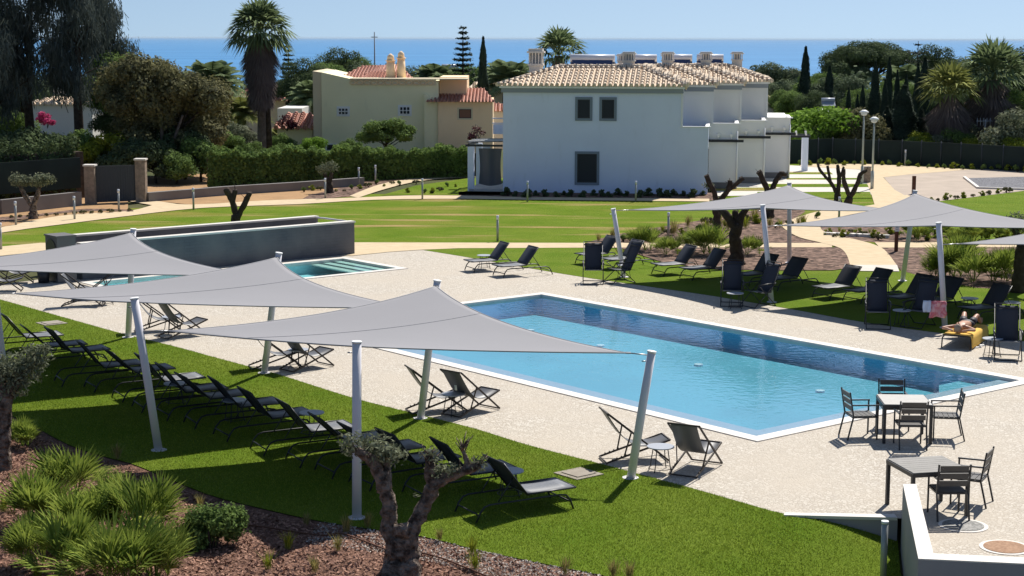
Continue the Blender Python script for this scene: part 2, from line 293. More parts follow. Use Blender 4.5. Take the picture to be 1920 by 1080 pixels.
def flat(name, outline, m, z, holes=(), struct_=True):
    mb = MB(); mb.prism(outline, z, z, holes); n = len(mb.v)//2; mb.v = mb.v[n:]; mb.f = [tuple(i - n for i in f) for f in mb.f]; o = mb.build(name, m)
    return tag(o, kind='structure') if struct_ else o
# ================================================================ SETTING
POOL_N = Vector((4.617, 31.337, 0)); PL, PW = 17.0, 9.17
def pool(a, b, z=0): return POOL_N + AX*a + UX*b + Vector((0, 0, z))
# terrain: one sheet from under the foreground to the shore
xs = np.concatenate([np.linspace(-1500, -60, 24), np.arange(-50, 50.1, .5), np.linspace(60, 1500, 24)])
ys = np.concatenate([np.arange(-6, 70, .5), np.arange(70, 130, 2.), np.linspace(135, 1650, 60)])
mb = MB(); V = []
for y in ys:
    for x in xs:
        z = ground_z(x, y)
        if y < 34: z += lawn_h(x, y)
        d = Vector((x, y, 0)) - POOL_N; a, b = d.dot(AX), d.dot(UX)
        if -.1 < a < PL + .1 and -.1 < b < PW + .1: z -= 1.3
        d = Vector((x, y, 0)) - at(765, 504); a, b = d.dot(AX), -d.dot(UX)
        if 0 < a < 4.6 and 0 < b < 12: z -= .6
        if y > 150: z += 1.5*math.sin(x*.013)*math.sin(y*.02)
        V.append((x, y, z))
nx = len(xs); F = [(j*nx+i, j*nx+i+1, (j+1)*nx+i+1, (j+1)*nx+i) for j in range(len(ys)-1) for i in range(nx-1)]
mb.add(V, F, True); struct('ground', mb, M['soil'])
def x_sea(m, N, L, b, co, out):
    c = rgbmix(N, L, noise_fac(N, L, co, .004, .3, .7, 6, (.25, 1, 1)), (.040, .17, .36), (.062, .22, .43)); L.new(c, b.inputs['Base Color'])
    n = N.new('ShaderNodeTexNoise'); n.inputs['Scale'].default_value = .15; L.new(co.outputs['Object'], n.inputs[0]); bp = N.new('ShaderNodeBump'); bp.inputs['Strength'].default_value = .6; bp.inputs['Distance'].default_value = 1; L.new(n.outputs[0], bp.inputs['Height']); L.new(bp.outputs[0], b.inputs['Normal'])
M['sea'] = mat('sea', G_, .75, .12, extra=x_sea)
mb = MB(); mb.add([(-90000, 1300, -46), (90000, 1300, -46), (90000, 140000, -46), (-90000, 140000, -46)], [(0, 1, 2, 3)]); struct('sea', mb, M['sea'])
# near lawn edge lines
EDGE_A = smooth_line([(-160, 522), (-80, 540), (0, 562), (107, 592), (233, 627), (327, 650), (430, 678), (520, 702), (630, 737), (700, 757), (878, 801), (989, 835), (1125, 870), (1210, 893), (1300, 917), (1475, 967)], 4)
EDGE_B = smooth_line([(-160, 700), (-60, 745), (50, 793), (130, 835), (207, 860), (255, 873), (385, 926), (486, 953), (600, 978), (684, 991), (798, 1008), (887, 1030), (967, 1047), (1100, 1074), (1300, 1112), (1500, 1150)], 4)
ga = [at(*p) for p in EDGE_A] + [Vector((5.2, 26.27, 0)), Vector((6.12, 26.2, 0))]
gb = [at(*p) for p in EDGE_B] + [at(1600, 1175), at(1720, 1200)]
def resample(P, n):
    d = [0]; 
    for a, b in zip(P, P[1:]): d.append(d[-1] + (b-a).length)
    out = []
    for k in range(n):
        t = d[-1]*k/(n-1); i = 0
        while i < len(P)-2 and d[i+1] < t: i += 1
        f = (t-d[i])/max(1e-6, d[i+1]-d[i]); out.append(P[i].lerp(P[i+1], min(1, f)))
    return out
NA = 90; ra = resample(ga, NA); rb = resample(gb, NA)
def lawn_pt(s, t, z=.01):
    k = s*(NA-1); i = min(NA-2, int(k)); f = k - i; a = ra[i].lerp(ra[i+1], f); b = rb[i].lerp(rb[i+1], f); p = a.lerp(b, t)
    return Vector((p.x, p.y, lawn_h(p.x, p.y) + z))
mb = MB(); mb.grid(lambda u, v: lawn_pt(u, 1-v), NA-1, 14); struct('lawn', mb, M['grass'])
mb = MB()
mb.grid(lambda u, v: (lambda p: (p.x, p.y, lawn_h(p.x, p.y) - .005 + .03*math.sin(p.x*1.7+p.y)*sst(v*3)))(lawn_pt(u, 1).lerp(Vector((lawn_pt(u, 1).x*.9 - 1.0, 16, 0)), v)), NA-1, 30)
mb.v = [(a, b, c) for a, b, c in mb.v]; struct('mulch_bed', mb, M['mulch'])
# deck of small setts with the two pools cut out
SPc = at(765, 504); spA = AX; spU = UX
def sp(a, b, z=0): return SPc + AX*a - UX*b + Vector((0, 0, z))     # splash pool: a towards the tank, b towards the left
far_edge = smooth_line([(2100, 668), (1920, 640), (1867, 637), (1750, 623), (1618, 604), (1496, 582), (1425, 570), (1355, 558), (1310, 551), (1220, 538), (1095, 520), (975, 500), (862, 480), (787, 468)], 4)
outline = px(smooth_line([(-160, 522), (-80, 540), (0, 562), (107, 592), (233, 627), (327, 650), (430, 678), (520, 702), (630, 737), (700, 757), (878, 801), (989, 835), (1125, 870), (1210, 893), (1300, 917), (1475, 967)], 4)) + [(5.2, 26.27), (6.2, 26.2), (6.0, 21.95), (30, 21.5), (40, 40)] + px(far_edge) + px([(728, 472), (667, 478), (640, 470), (300, 478), (140, 512), (60, 526), (0, 532), (-160, 520)])
hole1 = [tuple(pool(a, b)[:2]) for a, b in ((.15, .15), (.15, PW-.15), (PL-.15, PW-.15), (PL-.15, .15))]
SPL, SPW = 3.7, 9.8
hole2 = [tuple(sp(a, b)[:2]) for a, b in ((.15, .15), (.15, SPW-.15), (SPL-.1, SPW-.15), (SPL-.1, .15))]
flat('pool_deck', outline, M['cobble'], 0.0, (hole1, hole2))
def ring(pt, A, B, w, z, m, name):
    mb = MB(); o = [pt(a, b) for a, b in ((0, 0), (A, 0), (A, B), (0, B))]; i = [pt(a, b) for a, b in ((w, w), (A-w, w), (A-w, B-w), (w, B-w))]
    mb.prism([tuple(p[:2]) for p in o], -.1, z, ([tuple(p[:2]) for p in i],)); return mb.build(name, m)
def pool_thing(name, label, pt, A, B, depth, wz, water, shelf=True, w=.30, fm='floor', wm='pwall'):
    t = thing(name, label, 'swimming pool')
    ring(pt, A, B, w, .02, M['coping'], 'coping').parent = t
    mb = MB(); i0 = w + .0
    C = [pt(a, b) for a, b in ((i0, i0), (A-i0, i0), (A-i0, B-i0), (i0, B-i0))]
    for k in range(4):
        p, q = C[k], C[(k+1) % 4]; mb.add([p+Vector((0, 0, -.1)), q+Vector((0, 0, -.1)), q+Vector((0, 0, -depth)), p+Vector((0, 0, -depth))], [(0, 1, 2, 3)])
    mb.build('pool_wall', M[wm], t)
    mb = MB(); mb.add([p+Vector((0, 0, -depth)) for p in C], [(0, 1, 2, 3)]); mb.build('pool_floor', M[fm], t)
    mb = MB(); mb.add([p+Vector((0, 0, wz)) for p in C], [(0, 1, 2, 3)]); mb.build('water', water, t)
    return t
pt_ = pool_thing('swimming_pool', 'large turquoise swimming pool with white stone coping', pool, PL, PW, .54, -.045, M['water'])
# submerged grey ledge on the near sides, broad step at the right end
mb = MB(); w = .30
mb.prism([tuple(pool(a, b)[:2]) for a, b in ((w+.01, w+.01), (PL-w-.01, w+.01), (PL-w-.01, w+.60), (w+.52, w+.60), (w+.52, PW-w-.01), (w+.01, PW-w-.01))], -.5, -.050); mb.build('ledge', M['ledge'], pt_)
mb = MB()
mb.prism([tuple(pool(a, b)[:2]) for a, b in ((w+.53, PW-w-.012), (w+.53, PW-w-2.2), (w+1.5, PW-w-.9), (w+1.5, PW-w-.012))], -.52, -.22); mb.build('step', M['floor'], pt_)
for a, b in ((3, 2), (6, 2.2), (9, 2.1), (12.5, 2), (4, 6.5), (8, 6.6), (11.5, 6.5), (14.5, 6.6), (2, 4.4)):
    mb = MB(); mb.disc(pool(a, b, -.53), .11, .03, 14); mb.build('pool_lamp', M['pool_light'], pt_)
sp_ = pool_thing('splash_pool', 'small splash pool with steps at the foot of the slate tank wall', sp, SPL, SPW, .40, -.06, M['water2'], w=.26, fm='teal', wm='teal')
for k in range(3):
    mb = MB(); mb.box(sp(SPL/2, .26+.22+.46*k, -.085-.012*k), (.30, SPL-.56, .04), rz=UANG); mb.build('step', M['coping'], sp_)
    if k: mb = MB(); mb.box(sp(SPL/2, .26+.22+.46*k-.23, -.085-.012*k), (.12, SPL-.56, .03), rz=UANG); mb.build('riser_shade_strip', M['gate'], sp_)  # dark strips added as the shadows of the step risers
# far lawn, beds and paths
flat('far_lawn', px([(-300, 480), (2300, 480)])[:0] + [(-34, 52), (-16, 55), (-9, 56.0), (-5.6, 59.6), (-3.2, 61.2), (8, 57), (14, 50), (20, 43.5), (30, 34), (45, 34), (60, 104), (14, 104), (10.5, 82), (9, 81), (-8, 83), (-16, 76), (-34, 68)], M['grass_far'], -.012)
flat('lawn_strip', px(list(reversed(far_edge))) + px([(2300, 640), (2300, 560), (1920, 545), (1830, 540), (1760, 527), (1690, 508), (1600, 505), (1560, 508), (1440, 508), (1330, 506), (1240, 492), (1180, 476), (1090, 465), (900, 465)]), M['grass'], .006)
flat('planting_bed', px(smooth_line([(1096, 456), (1150, 441), (1240, 425), (1330, 410), (1400, 396), (1480, 388), (1510, 396), (1480, 415), (1474, 432), (1500, 446), (1545, 456)], 3) + [(1300, 456)]), M['mulch2'], -.002)
flat('planting_bed', px([(1160, 464), (1576, 464), (1592, 480), (1597, 502), (1560, 507), (1440, 507), (1330, 505), (1240, 491), (1200, 478)]), M['mulch2'], .010)
flat('planting_bed', px([(1652, 464), (2300, 464), (2300, 560), (1920, 545), (1830, 540), (1760, 527), (1690, 508), (1678, 495), (1664, 478)]), M['mulch2'], .010)
flat('planting_bed', px(smooth_line([(1538, 424), (1552, 438), (1618, 452), (1690, 455)], 4) + [(1760, 455), (1800, 448), (1700, 425), (1620, 415)]), M['mulch2'], -.004)
flat('path', px([(-200, 482), (0, 463), (75, 456), (667, 455), (1100, 456), (1560, 456), (1560, 464), (1090, 465), (860, 466), (787, 469), (728, 473), (660, 480), (560, 474), (60, 474), (-200, 502)]), M['path'], .014)
flat('path', px(smooth_line([(1494, 408), (1468, 422), (1474, 432), (1500, 446), (1545, 457), (1575, 466), (1588, 480), (1594, 499)], 4) + [(1682, 499)] + smooth_line([(1682, 499), (1668, 480), (1652, 465), (1618, 453), (1553, 438), (1538, 426), (1545, 415), (1600, 402), (1660, 390), (1720, 372)], 4) + smooth_line([(1700, 366), (1640, 384), (1576, 391), (1530, 398), (1494, 408)], 4)), M['path'], .020)
flat('path', px([(1640, 455), (2300, 452), (2300, 462), (1650, 465)]), M['path'], .016)
flat('landing', px([(1592, 498), (1682, 498), (1686, 510), (1596, 509)]), M['pave'], .026)
flat('path', px(smooth_line([(-200, 462), (0, 427), (70, 412), (140, 402), (240, 396), (285, 385)], 3) + smooth_line([(240, 377), (262, 375), (300, 378), (360, 384), (500, 376), (660, 371), (760, 367), (860, 367), (1000, 370), (1330, 373)], 3) + smooth_line([(1330, 378), (1000, 375), (860, 373), (700, 375), (560, 383), (380, 390), (250, 404), (140, 418), (0, 437), (-200, 475)], 3)), M['path'], .012)
flat('path', px(smooth_line([(672, 371), (715, 357), (760, 345), (810, 337), (890, 332)], 4) + smooth_line([(890, 328), (800, 331), (740, 340), (700, 350), (655, 368)], 4)), M['path'], .016)
flat('bare_earth', px([(-300, 440), (-200, 462), (0, 427), (70, 412), (140, 402), (240, 396), (240, 377), (262, 375), (300, 378), (360, 384), (500, 376), (655, 369), (700, 350), (760, 334), (880, 325), (880, 300), (300, 330), (0, 360), (-300, 380)]), M['earth'], .004)
flat('planting_bed', px(smooth_line([(-100, 432), (0, 418), (100, 402), (180, 396), (250, 397)], 3) + smooth_line([(250, 394), (160, 392), (70, 402), (0, 408), (-100, 418)], 3)), M['mulch2'], .016)
flat('planting_bed', px([(560, 377), (660, 368), (700, 350), (740, 339), (690, 341), (640, 352), (580, 366)]), M['mulch2'], .010)
flat('lawn_patch', px([(715, 366), (780, 348), (880, 334), (960, 334), (960, 366)]), M['grass_far'], .008)
flat('planting_bed', px([(860, 373), (1345, 376), (1345, 362), (950, 356), (860, 360)]), M['mulch2'], .008)
# terraces, road and car park at the right
flat('terrace_paving', px([(1325, 368), (1500, 365), (1640, 365), (1628, 330), (1620, 316), (1480, 310), (1400, 330)]), M['pave'], .004)
for a, b in (((1480, 1562), (323, 327)), ((1475, 1620), (334, 337)), ((1440, 1630), (345, 351)), ((1420, 1636), (360, 372)), ((1330, 1460), (352, 358))):
    flat('grass_strip', px([(a[0], b[1]), (a[1], b[1]), (a[1]-5, b[0]), (a[0], b[0])]), M['grass_far'], .010)
flat('footpath', px([(1640, 385), (1634, 365), (1626, 345), (1612, 318), (1500, 312), (1500, 308), (1640, 308), (1820, 318), (1700, 328), (1656, 333), (1677, 356), (1720, 380), (1680, 392)]), M['path'], .016)
flat('road', px([(1657, 333), (1700, 327), (1810, 318), (2300, 316), (2300, 345), (1920, 358), (1790, 374), (1740, 380), (1720, 385), (1677, 356)]), M['road'], .010)
flat('gravel_bed', px([(1810, 335), (1836, 353), (1930, 356), (2000, 345), (1930, 332)]), M['gravel'], .03)
mb = MB(); kp = [at(x, y) for x, y in ((1808, 334), (1834, 354), (1934, 357))]
for a, b in zip(kp, kp[1:]): mb.bar(a + Vector((0, 0, .04)), b + Vector((0, 0, .04)), .15, .12)
tag(mb.build('kerb', M['coping']), kind='structure')
flat('green_lawn', px([(1712, 385), (1790, 373), (1920, 357), (2300, 340), (2300, 452), (1800, 455), (1760, 455), (1800, 447), (1700, 424), (1640, 408), (1620, 400)]), M['grass'], .004)
# ================================================================ SHADE SAILS
def sail_pole(base, top, label, d=.075):
    b = Vector(base); t = Vector(top) - b; o = thing('sail_pole', label, 'pole', b, 0, 'white poles of the shade sails')
    mb = MB(); mb.tube([(0, 0, -.05), t*.5, t], [d, d*.97, d*.95], 20); mb.build('shaft', M['white'], o)
    mb = MB(); n = t.normalized(); mb.tube([t - n*.005, t + n*.02], d*1.06, 20); mb.build('cap', M['trimw'], o)
    mb = MB(); mb.tube([t - n*.16 + Vector((-d, -.0, 0)), t - n*.16 + Vector((-d-.07, 0, 0))], .012, 6); mb.build('eye_bolt', M['cable'], o)
    mb = MB(); mb.disc((0, 0, -.01), d*1.9, .03, 20); mb.build('base_flange', M['white'], o)
    return o
PT = {}
def pole_at(key, bp, tp, label):
    b = at(*bp); t = dist(tp[0], tp[1], b.y); sail_pole(b, t, label); PT[key] = (b, t)
pole_at('a_f', (13, 745), (-15, 500), 'white sail pole cut by the left edge of the photo beside an olive tree')
pole_at('a_b', (240, 633), (250, 430), 'white upright pole holding the peak of the farthest left sail')
pole_at('b_f', (298, 845), (252, 560), 'white leaning pole on the shaded lawn between sun loungers at left')
pole_at('b_b', (495, 700), (523, 475), 'white pole holding the peak of the middle left sail')
pole_at('c_f', (669, 972), (669, 642), 'tall white upright pole behind the big olive tree')
pole_at('c_b', (788, 785), (820, 527), 'white leaning pole holding the peak of the nearest sail')
pole_at('c_r', (1182, 897), (1222, 660), 'white leaning pole by the pool corner, tied to the nearest sail by a cable')
pole_at('d_l', (1170, 520), (1150, 392), 'short white leaning pole at the left tip of the far right-hand sail')
pole_at('d_f', (1447, 567), (1430, 385), 'white leaning pole under the front edge of the far right-hand sail')
pole_at('d_b', (1480, 493), (1480, 343), 'white pole in the bark bed holding the peak of the far right-hand sail')
pole_at('e_f', (1772, 615), (1760, 418), 'white leaning pole beside the sunbather')
pole_at('e_b', (1692, 527), (1716, 358), 'white pole by the path holding the peak of the right-hand sail')
def hz(key, h): b, t = PT[key]; return b + (t-b)*(h/t.z)
PT['f_b'] = (Vector((16.4, 48.2, 0)), Vector((16.7, 48.2, 2.8))); PT['f_f'] = (Vector((15.3, 39.9, 0)), Vector((15.0, 39.9, 2.8)))
def sail(label, f, r, b, l, gaps=(.12, .35, .1, .35), bow=.085):
    C = [Vector(p) for p in (f, r, b, l)]; cen = sum(C, Vector())/4; K = []
    for p, g in zip(C, gaps): K.append(p + (cen - p).normalized()*g)
    o = thing('shade_sail', label, 'shade sail', (cen.x, cen.y, 0), 0, 'grey four-cornered shade sails'); off = Vector((cen.x, cen.y, 0))
    def edge(p, q, t, b=1.0):
        m = p.lerp(q, t); inn = (cen - p.lerp(q, .5)); return m + inn*(4*t*(1-t)*bow*2.1*b) - Vector((0, 0, .05*4*t*(1-t)))
    f_, r_, b_, l_ = K
    def srf(u, v):
        e0 = edge(f_, r_, u, .45); e1 = edge(l_, b_, u); e2 = edge(f_, l_, v, .45); e3 = edge(r_, b_, v)
        bil = f_*(1-u)*(1-v) + r_*u*(1-v) + l_*(1-u)*v + b_*u*v
        return e0*(1-v) + e1*v + e2*(1-u) + e3*u - bil - off
    mb = MB(); mb.grid(srf, 36, 36); c = mb.build('cloth', M['sail'], o)
    sm = c.modifiers.new('thickness', 'SOLIDIFY'); sm.thickness = .006
    for nm, fn in (('hem', [lambda t: srf(t, 0), lambda t: srf(1, t), lambda t: srf(1-t, 1), lambda t: srf(0, 1-t)]),):
        for e in fn:
            mb = MB(); mb.tube([e(k/24) + Vector((0, 0, -.004)) for k in range(25)], .014, 6); mb.build('hem', M['seam'], o)
    mb = MB()
    mb.tube([srf(k/30, .62) + Vector((0, 0, .003)) for k in range(31)], .006, 4)
    mb.build('seam', M['seam'], o)
    for p, q in zip(C, K):
        mb = MB(); mb.tube([p - off, q - off], .012, 6); mb.box(q - off + (p-q)*.1, (.09, .09, .02)); mb.build('corner_cable', M['cable'], o)
    return o
tp = lambda k: PT[k][1] - Vector((0, 0, .07))
sail('grey sail nearest the camera, its right tip pointing at the pool corner pole', tp('c_f'), PT['c_r'][1]-Vector((0,0,.06)), tp('c_b'), hz('b_f', 2.22), (.1, .45, .12, .55))
sail('middle one of the three grey sails on the left, over the shaded lawn', tp('b_f'), hz('c_b', 2.2), tp('b_b'), hz('a_f', 2.2), (.1, .4, .12, .45))
sail('farthest left grey sail, in front of the slate tank and cut by the photo edge', tp('a_f'), hz('b_b', 2.2), tp('a_b'), Vector((-14.6, 39.6, 2.2)), (.1, .4, .12, .5))
sail('grey sail in front of the white house, over the far loungers', tp('d_f'), hz('e_b', 2.2), tp('d_b'), PT['d_l'][1]-Vector((0,0,.05)), (.1, .4, .1, .5))
sail('grey sail at right above the sunbather', tp('e_f'), hz('f_b', 2.2), tp('e_b'), hz('d_f', 2.2), (.1, .4, .1, .5))
sail('grey sail of which only the left tip reaches into the right edge of the photo', PT['f_f'][1], Vector((20.5, 43.5, 2.2)), PT['f_b'][1], hz('e_f', 2.2), (.1, .4, .1, .5))
# ================================================================ FURNITURE
def make_lounger(tilt=50, fab='fabric'):
    o = thing('sun_lounger', 'x', 'sun lounger')
    h = .34; bx = 0.0; L = .69; ct, st = math.cos(R(tilt)), math.sin(R(tilt)); wd = .32
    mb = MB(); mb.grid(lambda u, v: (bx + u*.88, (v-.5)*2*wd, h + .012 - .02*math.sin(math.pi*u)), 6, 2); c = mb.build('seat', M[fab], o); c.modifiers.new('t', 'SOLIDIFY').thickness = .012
    mb = MB(); mb.grid(lambda u, v: (bx - .01 - u*L*ct + .03*math.sin(math.pi*u)*st, (v-.5)*2*wd, h + .012 + u*L*st - .03*math.sin(math.pi*u)*ct), 6, 2); c = mb.build('backrest', M['fabric_shade'], o); c.modifiers.new('t', 'SOLIDIFY').thickness = .012
    mb = MB(); r = .017
    for s in (-1, 1):
        y = s*(wd+.015); mb.tube([(bx, y, h), (bx+.9, y, h)], r, 6); mb.tube([(bx, y, h), (bx-L*ct-.01, y, h+L*st+.01)], r, 6)
    mb.tube([(bx+.9, -wd, h), (bx+.9, wd, h)], r, 6); mb.tube([(bx-L*ct, -wd, h+L*st), (bx-L*ct, wd, h+L*st)], r, 6); mb.build('frame', M['frame'], o)
    for s in (-1, 1):
        y = s*(wd+.045); mb = MB()
        mb.tube([(.84, y, 0), (.78, y, .15), (.70, y, .245), (.58, y, .265), (0, y, .265), (-.68, y, .265), (-.78, y, .24), (-.86, y, .15), (-.93, y, 0)], .017, 6); mb.build('leg', M['frame'], o)
    for x, s in ((.80, 1), (-.88, 1)):
        mb = MB(); mb.tube([(x, -wd-.04, .12), (x, wd+.04, .12)], .013, 6); mb.build('crossbar', M['frame'], o)
    for s in (-1, 1): mb = MB(); mb.tube([(bx-.38*ct, s*(wd-.02), h+.38*st), (-.50, s*(wd-.02), .27)], .011, 5); mb.build('back_strut', M['frame'], o)
    return o
def make_deckchair():
    o = thing('deck_chair', 'x', 'deck chair'); wd = .29; r = .014
    T = Vector((-.62, 0, .93)); FB = Vector((.52, 0, .03)); FT = Vector((.55, 0, .40)); BB = Vector((-.62, 0, .03))
    for nm, a, b, w2 in (('back_frame', T, FB, wd), ('seat_frame', FT, BB, wd-.035)):
        mb = MB()
        for s in (-1, 1): mb.bar(a + Vector((0, s*w2, 0)), b + Vector((0, s*w2, 0)), .022, .032)
        mb.bar(a + Vector((0, -w2, 0)), a + Vector((0, w2, 0)), .024); mb.bar(b + Vector((0, -w2, 0)), b + Vector((0, w2, 0)), .024); mb.build(nm, M['wooddark'], o)
    m = T.lerp(FB, .38); k = FT.lerp(BB, .72)
    for s in (-1, 1):
        mb = MB(); mb.bar(m + Vector((0, s*(wd+.02), 0)), k + Vector((0, s*(wd-.05), 0)), .016, .026)
        for q in range(4): mb.bar(FT.lerp(BB, .70+.07*q) + Vector((0, s*(wd-.035), .035)), FT.lerp(BB, .70+.07*q) + Vector((0, s*(wd-.035), 0)), .02)
        mb.build('prop', M['wooddark'], o)
    P = [T, Vector((-.44, 0, .66)), Vector((-.26, 0, .44)), Vector((-.05, 0, .32)), Vector((.2, 0, .31)), Vector((.4, 0, .35)), FT]
    cv = smooth_line([(p.x, p.z) for p in P], 4)
    mb = MB(); mb.grid(lambda u, v: (cv[round(u*(len(cv)-1))][0], (v-.5)*2*(wd-.045), cv[round(u*(len(cv)-1))][1]), len(cv)-1, 2); c = mb.build('sling', M['fabricd2'], o); c.modifiers.new('t', 'SOLIDIFY').thickness = .006
    return o
M['creamw'] = mat('warm cream render', G_, .9, .1, extra=x_plaster((.70, .60, .42), (.64, .55, .39))); M['fabricd2'] = mat('grey sling fabric', (.095, .098, .108), .5, .5)
def make_highback():
    o = thing('folding_armchair', 'x', 'folding chair'); wd = .29; r = .013
    mb = MB(); mb.grid(lambda u, v: (-.25 - u*.36, (v-.5)*2*(wd-.03), .40 + u*.78 - .02*math.sin(math.pi*u)), 5, 2); c = mb.build('backrest', M['fabricd'], o); c.modifiers.new('t', 'SOLIDIFY').thickness = .01
    mb = MB(); mb.grid(lambda u, v: (-.25 + u*.50, (v-.5)*2*(wd-.03), .40 + u*.05 - .02*math.sin(math.pi*u)), 5, 2); c = mb.build('seat', M['fabric'], o); c.modifiers.new('t', 'SOLIDIFY').thickness = .01
    mb = MB()
    for s in (-1, 1): y = s*wd; mb.tube([(-.63, y, 1.22), (-.25, y, .41), (.26, y, .45)], r, 6)
    mb.tube([(-.63, -wd, 1.22), (-.63, wd, 1.22)], r, 6); mb.tube([(-.58, -wd, 1.13), (-.58, wd, 1.13)], .02, 6); mb.build('frame', M['frame'], o)
    for s in (-1, 1):
        mb = MB(); mb.tube([(-.42, s*wd, .66), (-.1, s*(wd+.03), .66), (.26, s*(wd+.03), .64)], .019, 6); mb.build('armrest', M['frame'], o)
    for a, b in (((.26, .64), (-.42, .02)), ((-.38, .66), (.38, .02))):
        mb = MB()
        for s in (-1, 1): mb.tube([(a[0], s*(wd+.02), a[1]), (b[0], s*(wd+.02), b[1])], r, 6)
        mb.tube([(b[0], -wd-.02, .02), (b[0], wd+.02, .02)], r, 6); mb.build('leg_frame', M['frame'], o)
    return o
def make_side_table():
    o = thing('side_table', 'x', 'side table'); mb = MB(); mb.disc((0, 0, .42), .24, .018, 28); mb.build('table_top', M['roundtop'], o)
    for k in range(4):
        a = math.pi/4 + k*math.pi/2; c, s = math.cos(a), math.sin(a); mb = MB(); mb.tube([(c*.14, s*.14, .42), (c*.20, s*.20, .05), (c*.23, s*.23, 0)], .009, 6); mb.build('leg', M['frame'], o)
    mb = MB(); mb.tube([(math.cos(t*math.pi/10)*.20, math.sin(t*math.pi/10)*.20, .05) for t in range(21)], .006, 5); mb.build('ring_brace', M['frame'], o); return o
def make_dining_chair():
    o = thing('dining_chair', 'x', 'chair'); mb = MB()
    for k in range(5): mb.box((-.17+k*.095, 0, .45), (.085, .46, .018))
    mb.build('seat', M['slatd'], o); mb = MB()
    for k in range(3): mb.box((-.245-.022*k, 0, .60+.125*k), (.018, .45, .095), mtx=Matrix.Rotation(R(-10), 3, 'Y'))
    mb.build('backrest', M['slatd'], o)
    for s in (-1, 1):
        y = s*.25
        mb = MB(); mb.bar((-.22, y, .44), (-.325, y, 0), .026); mb.bar((-.22, y, .44), (-.30, y, .92), .026); mb.build('rear_leg', M['frame'], o)
        mb = MB(); mb.bar((.25, y, .655), (.25, y, 0), .026); mb.build('front_leg', M['frame'], o)
        mb = MB(); mb.bar((.27, y, .66), (-.25, y, .67), .035, .022); mb.build('armrest', M['frame'], o)
    mb = MB(); mb.bar((-.22, -.24, .43), (-.22, .24, .43), .025); mb.bar((.25, -.24, .43), (.25, .24, .43), .025); mb.bar((.25, .24, .43), (-.22, .24, .43), .025); mb.bar((.25, -.24, .43), (-.22, -.24, .43), .025); mb.build('seat_frame', M['frame'], o)
    return o
def make_table(lx, ly, top, label):
    o = thing('dining_table', label, 'table'); mb = MB(); n = 8
    for k in range(n): mb.box((0, -ly/2 + ly*(k+.5)/n, .745), (lx-.04, ly/n-.008, .02))
    mb.build('table_top', M[top], o); mb = MB()
    for s in (-1, 1): mb.box((0, s*(ly/2-.012), .71), (lx, .03, .065)); mb.box((s*(lx/2-.012), 0, .711), (.03, ly-.055, .062))
    mb.build('apron', M['frame'], o)
    for a in (-1, 1):
        for b in (-1, 1): mb = MB(); mb.box((a*(lx/2-.03), b*(ly/2-.03), .339), (.055, .055, .678)); mb.build('leg', M['frame'], o)
    return o
ORD = ['first', 'second', 'third', 'fourth', 'fifth', 'sixth', 'seventh', 'eighth', 'ninth', 'tenth', 'eleventh', 'twelfth', 'thirteenth', 'fourteenth', 'fifteenth', 'sixteenth', 'seventeenth']
LG = make_lounger(52); LG2 = make_lounger(44)
tops = [(8, 592), (50, 608), (92, 618), (150, 643), (208, 652), (262, 668), (300, 686), (345, 698), (400, 712), (458, 732), (530, 755), (598, 774), (655, 792), (722, 811), (823, 829), (926, 863)]
for i, t in enumerate(tops):
    a = R(31 + random.uniform(-4, 4)) if i < 15 else R(29); p = at(*t, .88); h = Vector((math.cos(a), math.sin(a), 0)); c = p + h*.42
    lab = {0: 'sun lounger at the far left end of the shaded lawn row', 15: 'nearest sun lounger, on sunlit grass right of the big olive tree'}.get(i, '%s sun lounger from the left in the near row on the lawn' % ORD[i])
    place(LG2 if i in (1, 4, 7, 11, 12) else LG, (c.x, c.y, lawn_h(c.x, c.y) + .01), a, lab, 'dark sun loungers in the near row on the lawn')
RT = [((946, 455), 'left-hand one of two sun loungers standing partly on the far deck', 205), ((1000, 463), 'right-hand one of two sun loungers standing partly on the far deck', 207), ((1148, 443), 'sun lounger behind the short leaning pole, beside the armchairs', 212), ((1196, 451), 'upright-backed sun lounger just right of the short leaning pole', 212),
      ((1296, 461), 'left one of two sunlit loungers left of the olive trunk', 207), ((1350, 468), 'sunlit lounger directly in front of the olive trunk', 207), ((1446, 477), 'shaded lounger between two poles of the far sail', 215), ((1500, 484), 'shaded lounger left of the curved path end', 215),
      ((1600, 499), 'sunlit-seated lounger in front of the path landing', 213), ((1658, 505), 'half shaded lounger just left of the peak pole', 213), ((1735, 516), 'shaded lounger right of the peak pole', 213), ((1790, 521), 'shaded lounger partly behind the leaning pole and pink towel', 213), ((1880, 535), 'shaded lounger farthest right beneath the dwarf palms', 210)]
for t, lab, ang in RT:
    a = R(ang); p = at(*t, .88); c = p + Vector((math.cos(a), math.sin(a), 0))*.42; place(LG, (c.x, c.y, .01), a, lab, 'sun loungers in the far row across the pool')
DC = make_deckchair(); KIDS[DC.name] = list(DC.children); DG = 'folding deck chairs on the pool deck'
